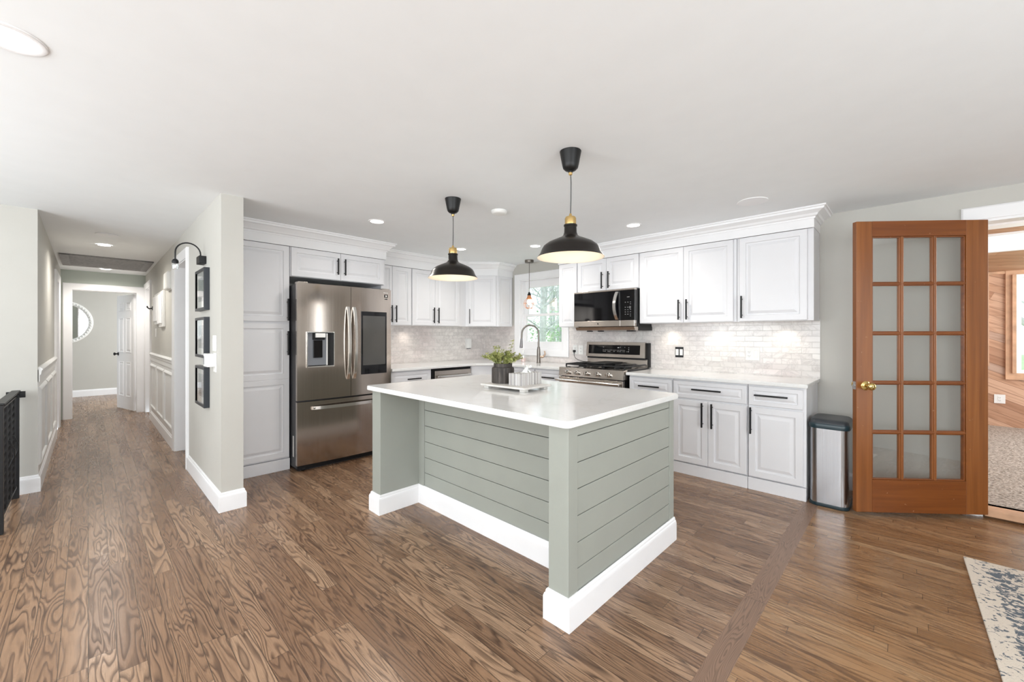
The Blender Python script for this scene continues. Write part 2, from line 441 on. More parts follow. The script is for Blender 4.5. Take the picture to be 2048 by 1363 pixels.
M['rug'] = rugmat()
def stripes():
    m, t, b = nt('striped_card'); g = G(t); vec, x, y, z = g.coords()
    s = g.m('ADD', x, y)
    n1 = g.noise(g.xyz(g.m('MULTIPLY', s, 110), 0, 0), 1.0, 1, .5)
    g.link(g.ramp(n1, [(.0, (.17,.16,.17)), (.40, (.80,.79,.77)), (.47, (.24,.22,.21)), (.52, (.74,.72,.69)), (.57,(.25,.23,.22)), (.62,(.82,.82,.82)), (.68,(.3,.29,.29))], 'CONSTANT'), b.inputs['Base Color'])
    b.inputs['Roughness'].default_value = .6; return m
M['stripes'] = stripes()
def ribbed():
    m, t, b = nt('charred_wood'); g = G(t); vec, x, y, z = g.coords()
    n1 = g.noise(g.xyz(g.m('MULTIPLY', x, 90), g.m('MULTIPLY', y, 90), g.m('MULTIPLY', z, 8)), 1.0, 3, .6)
    g.link(g.ramp(n1, [(.3, (.018,.014,.012)), (.55, (.05,.042,.037)), (.8, (.13,.11,.10))]), b.inputs['Base Color'])
    b.inputs['Roughness'].default_value = .7; g.link(g.bump(n1, .5, .004), b.inputs['Normal']); return m
M['char'] = ribbed()
def leafmat(name, c0, c1):
    m, t, b = nt(name); g = G(t); vec, *_ = g.coords()
    g.link(g.ramp(g.noise(vec, 35, 2), [(.3, c0), (.7, c1)]), b.inputs['Base Color']); b.inputs['Roughness'].default_value = .5
    b.inputs['Subsurface Weight'].default_value = 0.0
    return m
M['leaf'] = leafmat('plant_leaf', (.14,.18,.03), (.50,.50,.20))
M['shrub'] = leafmat('shrub_leaf', (.22,.42,.20), (.48,.68,.40))
M['bark'] = plain('pale_bark', (.50,.54,.52), .9, var=.3, scale=9)
M['ground'] = plain('spring_lawn', (.34,.52,.26), .95, var=.35, scale=2)
def photo_print():
    m, t, b = nt('grey_photo_print'); g = G(t); vec, x, y, z = g.coords()
    n1 = g.noise(g.xyz(g.m('MULTIPLY', x, 6), 0, g.m('MULTIPLY', z, 14)), 1.0, 4, .6)
    g.link(g.ramp(n1, [(.35, (.12,.14,.17)), (.5, (.32,.36,.42)), (.62, (.60,.66,.72))]), b.inputs['Base Color']); b.inputs['Roughness'].default_value = .12; return m
M['print'] = photo_print()

# ------------------------------------------------------------------ room shell
WY = 4.45      # range wall (faces -Y)
WX = -4.90     # fridge wall (faces +X)
CZ = 2.34      # ceiling
HY0, HY1 = -.29, .68   # hall walls
HX = -5.20     # wall at the mouth of the hall
HE = -9.30     # end of hall
FX0, FX1, FY0 = HE - 3.3, 2.2, -3.0
STRIPX0, STRIPX1 = -.585, -.49

def rects(mb, cells, z, th=.1):
    for x0, y0, x1, y1 in cells: mb.box(x0, y0, z - th, x1, y1, z)
    return mb
f = MB(); rects(f, [(HX, -.42, STRIPX0, WY), (-4.25, FY0, STRIPX0, -.42), (HE-.1, HY0, HX, HY1), (-6.7, HY1, HX, 3.2), (HE-3.2, -2.2, HE-.1, 3.0)], 0)
struct('floor', f, M['floor_wide'])
f = MB(); rects(f, [(STRIPX1, FY0, FX1, WY+.06)], 0)
struct('floor_dining', f, M['floor_narrow'])
f = MB(); rects(f, [(STRIPX0, FY0, STRIPX1, WY)], 0)
struct('trim_1', f, M['strip'])
f = MB(); rects(f, [(-1.2, WY+.1, 3.2, 8.62)], .06)
struct('floor_sunroom', f, M['carpet'])
# stairwell below the railing
f = MB(); f.box(HX, FY0, -1.3, -4.25, -.42, -1.2)
struct('floor_stairwell', f, M['floor_wide'])
f = MB(); f.box(-4.27, FY0, -1.25, -4.25, -.42, -.1); f.box(HX, -.43, -1.25, -4.25, -.42, -.1)
struct('wall_stairwell', f, M['wall'])

c = MB(); c.box(HX, FY0, CZ, FX1, WY+.12, CZ+.1)
struct('ceiling', c, M['ceiling'])
c = MB(); ze = 2.30
c.add([(HX, HY0-.02, CZ), (HX, HY1+.02, CZ), (HE, HY1+.02, ze), (HE, HY0-.02, ze), (HX, HY0-.02, CZ+.1), (HX, HY1+.02, CZ+.1), (HE, HY1+.02, ze+.1), (HE, HY0-.02, ze+.1)],
      [(0,1,2,3), (7,6,5,4), (0,4,5,1), (1,5,6,2), (2,6,7,3), (3,7,4,0)])
struct('ceiling_hall', c, plain('hall_ceiling_paint', (.86,.88,.89), .7, var=.01))
c = MB(); c.box(HE-3.3, -2.2, 2.34, HE-.1, 3.0, 2.44); c.box(-6.7, HY1+.14, 2.34, WX, 3.2, 2.44)
struct('ceiling_bedroom', c, M['ceiling'])

# range wall with window and doorway
WIN = (-4.14, -3.33, 1.09, 2.10); DOOR = (.37, 1.22, 2.125)
wl = MB(); y0, y1 = WY, WY+.13
for x0, x1, z0, z1 in [(WX-.12, WIN[0], 0, CZ), (WIN[0], WIN[1], 0, WIN[2]), (WIN[0], WIN[1], WIN[3], CZ), (WIN[1], DOOR[0], 0, CZ), (DOOR[0], DOOR[1], DOOR[2], CZ), (DOOR[1], FX1+.1, 0, CZ)]:
    wl.box(x0, y0, z0, x1, y1, z1)
struct('wall_north', wl, M['wall'])
wl = MB(); wl.box(WX-.12, .82, 0, WX, WY, CZ)
struct('wall_west', wl, M['wall'])
# gallery wall that ends in the pillar
wl = MB(); wl.box(-5.10, HY1, 0, -3.625, HY1+.14, CZ)
wl.box(-5.88, HY1, 2.06, -5.10, HY1+.14, CZ); wl.box(-8.45, HY1, 0, -5.88, HY1+.14, CZ); wl.box(-9.2, HY1, 2.06, -8.45, HY1+.14, CZ); wl.box(HE, HY1, 0, -9.2, HY1+.14, CZ)
struct('wall_hall_right', wl, M['wall'])
wl = MB(); wl.box(-7.72, HY0-.13, 0, HX, HY0, CZ); wl.box(-8.55, HY0-.13, 2.03, -7.72, HY0, CZ); wl.box(HE, HY0-.13, 0, -8.55, HY0, CZ)
struct('wall_hall_left', wl, M['wall'])
wl = MB(); wl.box(HX-.13, FY0, -1.3, HX, HY0-.13, CZ)
struct('wall_stair', wl, M['wall'])
wl = MB(); wl.box(HE-.12, HY0-.1, 0, HE, -.185, CZ); wl.box(HE-.12, .585, 0, HE, HY1+.1, CZ); wl.box(HE-.12, -.185, 2.01, HE, .585, CZ)
struct('wall_hall_end', wl, M['sage'])
wl = MB(); wl.box(HE-3.32, -2.3, 0, HE-3.2, 3.1, CZ); wl.box(HE-3.2, -2.3, 0, HE-.12, -2.2, CZ); wl.box(HE-3.2, 3.0, 0, HE-.12, 3.1, CZ)
struct('wall_bedroom', wl, M['wall'])
wl = MB(); wl.box(-6.8, HY1+.14, 0, -6.7, 3.2, CZ); wl.box(-6.8, 3.2, 0, WX-.12, 3.3, CZ)
struct('wall_side_room', wl, M['wall'])
# living-room walls behind the camera, with window openings
wl = MB()
for a0, a1, z0, z1 in [(FY0, -.95, 0, CZ), (-.95, 1.75, 0, .7), (-.95, 1.75, 2.2, CZ), (1.75, 3.1, 0, CZ), (3.1, 3.3, 0, .2), (3.1, 3.3, 2.1, CZ), (3.3, WY, 0, CZ)]:
    wl.box(FX1, a0, z0, FX1+.12, a1, z1)
struct('wall_east', wl, M['wall'])
wl = MB()
for a0, a1, z0, z1 in [(HX, -4.3, -1.3, CZ), (-4.3, -2.5, 0, .7), (-4.3, -2.5, 2.2, CZ), (-2.5, -1.7, 0, CZ), (-1.7, 1.3, 0, .7), (-1.7, 1.3, 2.2, CZ), (1.3, FX1, 0, CZ)]:
    wl.box(a0, FY0-.12, z0, a1, FY0, z1)
struct('wall_south', wl, M['wall'])

# ---- mouldings
BASE = [(0, 0), (.018, 0), (.018, .105), (.014, .118), (.010, .122), (.009, .132), (.004, .14), (0, .14)]
def baseboard(name, paths):
    b = MB()
    for p in paths: b.sweep(p, BASE)
    return struct(name, b, M['trim'], angle=25)
baseboard('baseboard_hall_right', [[(-5.02, HY1), (-3.625, HY1), (-3.625, HY1+.14), (-4.29, HY1+.14)], [(-8.36, HY1), (-5.97, HY1)]])
baseboard('baseboard_hall_left', [[(HX, -.42), (HX, HY0), (-7.63, HY0)]])
baseboard('baseboard_north', [[(-.555, WY), (.27, WY)]])
b = MB(); b.sweep([(HE-3.2, -2.2), (HE-3.2, 3.0)], BASE); struct('baseboard_bedroom', b, M['trim'], angle=25)

CAS = [(0, 0), (0, .010), (.008, .014), (.05, .017), (.062, .023), (.08, .024), (.09, .018), (.09, 0)]
fN = lambda c: (lambda u, v, h: (u, c-h, v))     # wall facing -Y
fE = lambda c: (lambda u, v, h: (c+h, u, v))     # wall facing +X
fS = lambda c: (lambda u, v, h: (u, c+h, v))     # wall facing +Y
def door_casing(mb, u0, u1, z1, mp, prof=CAS, z0=0.0):
    mb.sweep([(u1, z0), (u1, z1), (u0, z1), (u0, z0)], prof, mp=mp)
def jamb(mb, u0, u1, z1, a, b, mp, t=.018):
    for (p, q, r, s_) in ((u0, 0, u0+t, z1), (u1-t, 0, u1, z1), (u0+t, z1-t, u1-t, z1)):
        mb.prism([(p, q), (r, q), (r, s_), (p, s_)], a, b, mp)

# doorway to the sunroom
t = MB(); door_casing(t, DOOR[0], DOOR[1], DOOR[2], fN(WY)); jamb(t, DOOR[0]-.001, DOOR[1], DOOR[2], .0, -.13, fN(WY))
struct('trim_2', t, M['trim'], angle=25)
t = MB(); t.box(DOOR[0]+.02, WY-.02, .012, DOOR[1]-.02, WY+.15, .06, .006); struct('sill_sunroom', t, M['cedartrim'])
# hall end doorway, side doorways
t = MB(); door_casing(t, -.17, .57, 2.0, fE(HE), [(o*1.1, h) for o, h in CAS]); jamb(t, -.185, .585, 2.01, .0, -.13, fE(HE))
struct('trim_3', t, M['trim'], angle=25)
t = MB(); door_casing(t, -5.88, -5.10, 2.06, fN(HY1)); jamb(t, -5.895, -5.085, 2.07, .0, -.145, fN(HY1))
door_casing(t, -9.2, -8.45, 2.06, fN(HY1)); jamb(t, -9.215, -8.435, 2.07, .0, -.145, fN(HY1))
struct('trim_4', t, M['trim'], angle=25)
t = MB(); door_casing(t, -8.55, -7.72, 2.03, fS(HY0)); jamb(t, -8.565, -7.705, 2.04, .0, -.13, fS(HY0)); struct('trim_5', t, M['trim'], angle=25)
# wainscot with chair rails
RAIL = [(0, 0), (0, .012), (.012, .026), (.02, .03), (.028, .022), (.06, .018), (.068, .012), (.12, .011), (.125, 0)]
PM = [(0, 0), (0, .013), (.008, .017), (.018, .013), (.028, .006), (.032, 0)]
def wainscot(name, u0, u1, n, mp, zt):
    t = MB(); t.prism([(u0, .1), (u1, .1), (u1, zt-.02), (u0, zt-.02)], 0, .004, mp)
    t.sweep([(u1, zt), (u0, zt)][::-1], RAIL, mp=mp)
    wd = (u1-u0)/n
    for k in range(n):
        a, b = u0+k*wd+.06, u0+(k+1)*wd-.06
        t.sweep([(a, .24), (b, .24), (b, zt-.20), (a, zt-.20)], PM, closed=True, mp=lambda u, v, h: mp(u, v, h+.004))
    return struct(name, t, M['wains'], angle=25)
M['wains'] = plain('wainscot_paint', (.76,.76,.75), .4, var=.01)
wainscot('trim_6', -8.36, -5.97, 3, fN(HY1), 1.03)
wainscot('trim_7', -7.63, HX-.012, 3, fS(HY0), 1.03)

# ---- window over the sink
def make_window():
    t = MB(); x0, x1, z0, z1 = WIN
    t.sweep([(x1, z0), (x1, z1), (x0, z1), (x0, z0)], [(o*1.0, h) for o, h in CAS], closed=True, mp=fN(WY))
    jb = [(x0, z0, x0+.012, z1), (x1-.012, z0, x1, z1), (x0+.012, z1-.012, x1-.012, z1), (x0+.012, z0, x1-.012, z0+.012)]
    for p, q, r, s_ in jb: t.prism([(p, q), (r, q), (r, s_), (p, s_)], 0, -.13, fN(WY))
    root = struct('window_1', t, M['trim'], angle=25)
    def sash(name, za, zb, d, st, sb, stp):
        m = MB(); xa, xb = x0+.03, x1-.03
        for p, q, r, s_ in ((xa, za, xa+st, zb), (xb-st, za, xb, zb), (xa+st, za, xb-st, za+sb), (xa+st, zb-stp, xb-st, zb)):
            m.prism([(p, q), (r, q), (r, s_), (p, s_)], -d, -d-.035, fN(WY))
        s_ = build(name, m, M['trim'], root)
        gl = MB(); gl.prism([(xa+st, za+sb), (xb-st, za+sb), (xb-st, zb-stp), (xa+st, zb-stp)], -d-.014, -d-.019, fN(WY))
        build('pane', gl, M['glass'], s_)
    zm = 1.585
    sash('lower_sash', z0+.012, zm+.018, .055, .05, .10, .035)
    sash('upper_sash', zm-.018, z1-.012, .092, .05, .035, .10)
    m = MB(); m.prism([(x0+.012, z0+.01), (x0+.03, z0+.01), (x0+.03, z1-.01), (x0+.012, z1-.01)], -.04, -.125, fN(WY))
    m.prism([(x1-.03, z0+.01), (x1-.012, z0+.01), (x1-.012, z1-.01), (x1-.03, z1-.01)], -.04, -.125, fN(WY))
    build('sash_track', m, M['trim'], root)
make_window()
# living-room windows behind the camera (seen only in reflections)
def plain_window(name, u0, u1, mp, n):
    t = MB(); t.sweep([(u1, .7), (u1, 2.2), (u0, 2.2), (u0, .7)], CAS, closed=True, mp=mp)
    for k in range(1, n):
        u = u0+(u1-u0)*k/n; t.prism([(u-.04, .7), (u+.04, .7), (u+.04, 2.2), (u-.04, 2.2)], .0, .06, mp)
    struct(name, t, M['trim'], angle=25)
plain_window('window_2', -.95, 1.75, lambda u, v, h: (FX1-h, u, v), 3)
t = MB(); t.sweep([(3.3, .2), (3.3, 2.1), (3.1, 2.1), (3.1, .2)], CAS, closed=True, mp=lambda u, v, h: (FX1-h, u, v)); struct('window_3', t, M['trim'], angle=25)
plain_window('window_4', -1.7, 1.3, lambda u, v, h: (u, FY0+h, v), 3)
plain_window('window_5', -4.3, -2.5, lambda u, v, h: (u, FY0+h, v), 2)

# ---- tiled backsplash
t = MB()
for x0, x1, z0, z1 in [(WX, -4.235, .915, 1.44), (-4.235, -3.235, .915, .997), (-3.235, -.55, .915, 1.435)]:
    t.box(x0, WY-.009, z0, x1, WY, z1)
struct('wall_tile_north', t, M['tilex'])
t = MB(); t.box(WX, 2.36, .915, WX+.009, WY-.009, 1.44); struct('wall_tile_west', t, M['tiley'])

# ---- sunroom beyond the doorway
SY = 8.6
def ceil_z(y): return 2.15 + .22*(SY - y)
WX0, WX1, WZ0, WZ1 = 1.03, 2.75, .79, 2.10
t = MB()
for x0, x1, z0, z1 in ((-1.3, WX0, 0, 2.4), (WX1, 3.3, 0, 2.4), (WX0, WX1, 0, WZ0), (WX0, WX1, WZ1, 2.4)): t.box(x0, SY, z0, x1, SY+.12, z1)
struct('wall_sunroom_far', t, M['cedar'])
t = MB(); t.box(-1.3, WY+.13, 0, -1.2, SY, 3.2); t.box(3.2, WY+.13, 0, 3.3, 5.0, 3.2); t.box(3.2, 8.2, 0, 3.3, SY, 3.2); struct('wall_sunroom_side', t, M['cedartrim'])
t = MB()
def roofslab(x0, x1, ya, yb, drop=0.0, th=.08):
    za, zb = ceil_z(ya)-drop, ceil_z(yb)-drop
    t.add([(x0,ya,za),(x1,ya,za),(x1,yb,zb),(x0,yb,zb),(x0,ya,za+th),(x1,ya,za+th),(x1,yb,zb+th),(x0,yb,zb+th)], [(0,3,2,1),(4,5,6,7),(0,1,5,4),(1,2,6,5),(2,3,7,6),(3,0,4,7)])
roofslab(-1.3, 3.3, WY+.13, 7.22); roofslab(-1.3, 3.3, 7.752, SY+.1); roofslab(-1.3, .24, 7.22, 7.752); roofslab(1.91, 3.3, 7.22, 7.752)
struct('ceiling_sunroom', t, M['cedarceil'])
t = MB()
for ya, yb in ((6.92, 7.02),): roofslab(-1.3, 3.3, ya, yb, .022, .022)
# skylight well through the sloping ceiling
def wellside(x0, x1, y0, y1):
    a, b = ceil_z(y0), ceil_z(y1); zt = ceil_z(7.2)+.35
    t.add([(x0,y0,a-.02),(x1,y0,a-.02),(x1,y1,b-.02),(x0,y1,b-.02),(x0,y0,zt),(x1,y0,zt),(x1,y1,zt),(x0,y1,zt)], [(0,3,2,1),(4,5,6,7),(0,1,5,4),(1,2,6,5),(2,3,7,6),(3,0,4,7)])
wellside(.23, .25, 7.21, 7.76); wellside(1.9, 1.92, 7.21, 7.76); wellside(.25, 1.9, 7.21, 7.23); wellside(.25, 1.9, 7.74, 7.77)
struct('trim_8', t, M['trim'])
t = MB(); t.box(.25, 7.23, ceil_z(7.2)+.30, 1.9, 7.74, ceil_z(7.2)+.31); struct('window_6', t, M['glass'])
t = MB()
for x0, x1, z0, z1, d in ((WX0-.085, WX0, .70, 2.20, .03), (WX0, WX1, WZ1, 2.19, .03), (WX0, WX1, .70, WZ0, .03), (-1.2, WX0-.085, 2.12, 2.22, .025), (WX0-.03, WX0+.005, WZ0+.001, WZ1-.001, .06)): t.box(x0, SY-d, z0, x1, SY, z1)
struct('trim_9', t, M['cedartrim'])
t = MB(); t.box(.745, SY-.03, .87, .80, SY, 2.15); struct('trim_10', t, M['cedartrim'])
t = MB()
for x0, x1, z0, z1 in ((WX0, WX0+.05, WZ0, WZ1), (1.85, 1.92, WZ0, WZ1), (WX1-.05, WX1, WZ0, WZ1), (WX0+.05, 1.85, WZ0, WZ0+.04), (WX0+.05, 1.85, WZ1-.04, WZ1), (1.92, WX1-.05, WZ0, WZ0+.04), (1.92, WX1-.05, WZ1-.04, WZ1)): t.box(x0, SY-.03, z0, x1, SY+.06, z1)
w7 = struct('window_7', t, M['trim'])
t = MB(); t.box(WX0+.05, SY+.01, WZ0+.04, WX1-.05, SY+.016, WZ1-.04); build('pane', t, glassmat('window_view_glass'), w7)

# ------------------------------------------------------------------ cabinetry
RP = [(.050, 0), (.054, .010), (.066, .011), (.090, .002)]          # raised panel
RPS = [(.034, 0), (.037, .008), (.045, .009), (.062, .002)]         # raised panel, small fronts
def handle(parent, x, z, ln, vert=True, y=0.0):
    m = MB(); r = .0068; st = .034
    if vert:
        m.box(x-r, y-st-r, z-ln/2, x+r, y-st+r, z+ln/2, .002)
        for q in (-1, 1): m.cyl((x, y, z+q*ln*.36), (x, y-st, z+q*ln*.36), .0045, n=8)
    else:
        m.box(x-ln/2, y-st-r, z-r, x+ln/2, y-st+r, z+r, .002)
        for q in (-1, 1): m.cyl((x+q*ln*.36, y, z), (x+q*ln*.36, y-st, z), .0045, n=8)
    return build('handle', m, M['black'], parent)

ROOTS = {}
def cabinet(name, label, side, a0, a1, z0, z1, front, depth, fronts, group=None, plinth=0, cat='cabinet', stile=True, endpanel=False, bodyz0=None, rz=None, loc=None):
    """fronts: (kind, a0, a1, z0, z1, handle(offset along, z, length, vertical) or None) in world units"""
    if loc is None:
        loc = (a0, front, z0) if side == 'N' else (front, a0, z0)
        rz = 0 if side == 'N' else H
    r = thing(name, label, cat, loc, rz, group)
    b = MB(); W = a1-a0
    zz = (bodyz0 if bodyz0 is not None else z0) - z0
    b.box(0.001, .021, zz + plinth, W-.001, depth, z1-z0, .0015)
    build('body', b, M['cab'], r)
    if plinth:
        p = MB(); p.box(0.001, .006, zz, W-.001, depth-.02, plinth-.003+zz, .002); build('plinth', p, M['cab'], r)
    for k, f0, f1, g0, g1, h in fronts:
        m = MB(); small = (g1-g0) < .25 or (f1-f0) < .25
        if g1-g0 > 1.1:      # tall door with two raised fields
            gm = g0 + (g1-g0)*.585
            m.panel(f0-a0, g0-z0, f1-a0, gm-z0, 0, .019, RP); m.panel(f0-a0, gm-z0, f1-a0, g1-z0, 0, .019, RP)
        else: m.panel(f0-a0, g0-z0, f1-a0, g1-z0, 0, .019, RPS if small else RP)
        o = build(k, m, M['cab'], r, angle=20)
        if h: handle(o, h[0]-a0, h[1]-z0, h[2], h[3])
    return r
g3 = .0015
BF = 3.87; BD = WY-.012-BF
bases = 'white base cabinets along the range wall'
cabinet('base_cabinet', 'white base cabinet beside the range, drawer with black bar handle', 'N', -2.068, -1.6135, 0, .884, BF, BD,
        [('drawer', -2.060, -1.621, .712, .868, (-1.84, .79, .215, False)), ('door', -2.060, -1.621, .115, .695, (-1.665, .58, .21, True))], bases, .105)
cabinet('base_cabinet', 'white base cabinet with one wide drawer above two doors', 'N', -1.612, -.9745, 0, .884, BF, BD,
        [('drawer', -1.605, -.981, .712, .868, (-1.30, .80, .25, False)), ('door', -1.605, -1.2945, .115, .695, (-1.335, .575, .22, True)), ('door', -1.2915, -.981, .115, .695, (-1.252, .575, .22, True))], bases, .105)
cabinet('base_cabinet', 'white base cabinet with drawer above single door, next to the steel bin', 'N', -.973, -.567, 0, .884, BF, BD,
        [('drawer', -.966, -.587, .712, .868, (-.80, .80, .235, False)), ('door', -.966, -.587, .115, .695, (-.945, .585, .22, True))], bases, .105)
cabinet('base_cabinet', 'white drawer cabinet between the sink and the range', 'N', -3.345, -2.935, 0, .884, BF, BD,
        [('drawer', -3.337, -2.943, .712, .868, (-3.115, .785, .20, False)), ('door', -3.337, -2.943, .115, .695, None)], bases, .105)
cabinet('sink_cabinet', 'white sink base cabinet under the kitchen window, plain drawer front', 'N', -3.985, -3.347, 0, .884, BF, BD,
        [('false_drawer', -3.978, -3.354, .712, .868, None), ('door', -3.978, -3.668, .115, .695, None), ('door', -3.665, -3.354, .115, .695, None)], None, .105)
# fridge wall
FFB = -4.185; FD = -WX-.012+FFB
cabinet('base_cabinet', 'white drawer cabinet between refrigerator and dishwasher', 'W', 2.366, 2.925, 0, .884, FFB, FD,
        [('drawer', 2.372, 2.905, .70, .868, (2.66, .785, .185, False)), ('door', 2.372, 2.905, .115, .685, None)], None, .105)
# corner filler
m = MB(); m.prism([(FFB-.005, 3.555), (FFB-.005, 3.60), (-3.99, BF+.03), (-3.99, WY-.015), (WX+.015, WY-.015), (WX+.015, 3.555)], 0, .884, lambda u, v, h: (u-FFB, v-3.6, h))
solo('corner_base_cabinet', 'white angled corner base cabinet between dishwasher and sink', 'cabinet', m, M['cab'], (FFB, 3.6, 0))

# countertops
def slab(poly, z0, z1, bev=.004, loc=(0,0,0)):
    bm = bmesh.new(); vs = [bm.verts.new((x-loc[0], y-loc[1], z0-loc[2])) for x, y in poly]
    fc = bm.faces.new(vs); r = bmesh.ops.extrude_face_region(bm, geom=[fc])
    for v in [q for q in r['geom'] if isinstance(q, bmesh.types.BMVert)]: v.co.z += z1-z0
    bmesh.ops.recalc_face_normals(bm, faces=bm.faces)
    bmesh.ops.bevel(bm, geom=[e for e in bm.edges], offset=bev, segments=2, affect='EDGES')
    return MB().from_bm(bm)
solo('countertop', 'white quartz countertop over the cabinets beside the bin', 'countertop', slab([(-2.085, 3.838), (-.553, 3.838), (-.553, WY-.010), (-2.085, WY-.010)], .886, .915, loc=(-1.3, 4.1, .886)), M['quartz'], (-1.3, 4.1, .886), 0, 'quartz worktops along the walls')
solo('countertop', 'white quartz corner countertop with the faucet, under the window', 'countertop', slab([(-4.15, 2.366), (-4.15, 3.60), (-3.965, 3.838), (-2.932, 3.838), (-2.932, WY-.010), (WX+.010, WY-.010), (WX+.010, 2.366)], .886, .915, loc=(-4.5, 4.0, .886)), M['quartz'], (-4.5, 4.0, .886), 0, 'quartz worktops along the walls')

# uppers on the range wall
UF = 4.13; UD = WY-.004-UF; UB, UT = 1.42, 2.182
up = 'white upper cabinets on the range wall'
cabinet('upper_cabinet', 'narrow white upper cabinet between window and microwave', 'N', -3.172, -2.893, UB-.025, UT, UF, UD, [('door', -3.166, -2.899, UB-.02, UT-.004, None)], up)
cabinet('upper_cabinet', 'short white two-door upper cabinet above the microwave', 'N', -2.891, -2.087, 1.806, UT, UF, UD,
        [('door', -2.884, -2.4905, 1.811, UT-.004, (-2.532, 1.925, .19, True)), ('door', -2.4875, -2.094, 1.811, UT-.004, (-2.446, 1.925, .19, True))], up)
cabinet('upper_cabinet', 'tall white two-door upper cabinet over the black light switches', 'N', -2.085, -1.132, UB, UT, UF, UD,
        [('door', -2.078, -1.613, UB+.004, UT-.004, (-1.65, 1.55, .20, True)), ('door', -1.610, -1.158, UB+.004, UT-.004, (-1.572, 1.55, .20, True))], up)
cabinet('upper_cabinet', 'wide white single-door upper cabinet above the white outlet', 'N', -1.130, -.555, UB, UT, UF, UD,
        [('door', -1.105, -.598, UB+.004, UT-.004, (-1.082, 1.55, .20, True))], up)
# uppers on the fridge wall
VF = -4.60; VD = -WX-.004+VF; VT = 2.158
vp = 'white upper cabinets on the refrigerator wall'
cabinet('upper_cabinet', 'white two-door upper cabinet partly behind the refrigerator', 'W', 2.372, 2.902, UB, VT, VF, VD,
        [('door', 2.378, 2.6245, UB+.004, VT-.004, (2.605, 1.56, .21, True)), ('door', 2.6275, 2.896, UB+.004, VT-.004, (2.665, 1.56, .21, True))], vp)
cabinet('upper_cabinet', 'white two-door upper cabinet above the dishwasher', 'W', 2.904, 3.815, UB, VT, VF, VD,
        [('door', 2.912, 3.2655, UB+.004, VT-.004, (3.232, 1.56, .21, True)), ('door', 3.2685, 3.69, UB+.004, VT-.004, (3.305, 1.56, .21, True))], vp)
# diagonal corner upper
DX, DY0, DY1 = -4.29, 3.817, 4.14
r = thing('corner_upper_cabinet', 'white diagonal corner upper cabinet beside the window', 'cabinet', (VF, DY0, UB), 0)
m = MB(); m.prism([(VF, DY0), (DX, DY1), (DX, WY-.004), (WX+.004, WY-.004), (WX+.004, DY0)], 0, VT-UB, lambda u, v, h: (u-VF, v-DY0, h)); build('body', m, M['cab'], r)
ang = math.atan2(DY1-DY0, DX-VF); L = math.hypot(DY1-DY0, DX-VF); Rm = Matrix.Rotation(ang, 4, 'Z')
m = MB(); m.panel(.022, .004, L-.022, VT-UB-.004, -.020, .019, RP); m.xf(Rm); d = build('door', m, M['cab'], r, angle=20)
hm = MB(); hm.box(.045-.0055, -.058, .04, .045+.0055, -.047, .25, .002)
for q in (.07, .22): hm.cyl((.045, -.02, q), (.045, -.052, q), .0045, n=8)
hm.xf(Rm); build('handle', hm, M['black'], d)
m = MB(); m.panel(.012, .004, WY-.004-DY1-.012, VT-UB-.004, -.014, .0135, RPS); m.xf(Matrix.Translation((DX-VF, DY1-DY0, 0)) @ Matrix.Rotation(H, 4, 'Z')); build('end_panel', m, M['cab'], r, angle=20)

# pantry and cabinet over the refrigerator
PF = -4.30; PD = -WX-.004+PF
cabinet('pantry_cabinet', 'tall white pantry cabinet between pillar and refrigerator', 'W', .823, 1.361, 0, VT, PF, PD,
        [('door', .84, 1.354, 1.425, VT-.004, (1.335, 1.54, .21, True)), ('door', .84, 1.354, .125, 1.408, (1.335, 1.22, .23, True))], None, .112)
cabinet('upper_cabinet', 'wide white two-door cabinet above the refrigerator', 'W', 1.363, 2.371, 1.868, VT, PF, PD,
        [('door', 1.371, 1.8505, 1.872, VT-.004, (1.815, 2.01, .17, True)), ('door', 1.8535, 2.345, 1.872, VT-.004, (1.89, 2.01, .17, True))], None)
solo('refrigerator_side_panel', 'white tall panel closing the side of the refrigerator recess', 'panel', MB().box(-PD+.01, -.018, 0, -.06, 0, 1.866, .001), M['cab'], (PF, 2.362, 0))

# frieze boards and crown moulding above the cabinets
def crown(name, path, zb, zt=CZ, out=.0):
    hgt = zt-zb; f1 = zb+hgt*.46
    prof = [(-.02, zb), (.004, zb), (.004, f1), (.012, f1), (.014, f1+.012), (.028, f1+.02), (.036, f1+.036), (.06, zt-.036), (.076, zt-.03), (.08, zt-.014), (.092, zt-.012), (.092, zt), (-.02, zt)]
    b = MB(); b.sweep(path, prof); return struct(name, b, M['trim'], angle=25)
crown('cornice_north', [(-3.172, WY), (-3.172, UF), (-.555, UF), (-.555, WY)], UT)
crown('cornice_west', [(PF, .82), (PF, 2.371), (VF, 2.371), (VF, DY0), (DX, DY1), (DX, WY)], VT)
# fill boards closing the top of the cabinets
b = MB(); b.box(-3.16, UF+.01, UT, -.565, WY, CZ); b.box(WX, .82, VT, PF-.01, 2.36, CZ); b.box(WX, 2.36, VT, VF-.01, WY, CZ)
b.prism([(VF-.01, DY0), (DX-.01, DY1+.01), (DX-.01, WY), (VF-.01, WY)], VT, CZ, lambda u, v, h: (u, v, h))
struct('trim_11', b, M['trim'])

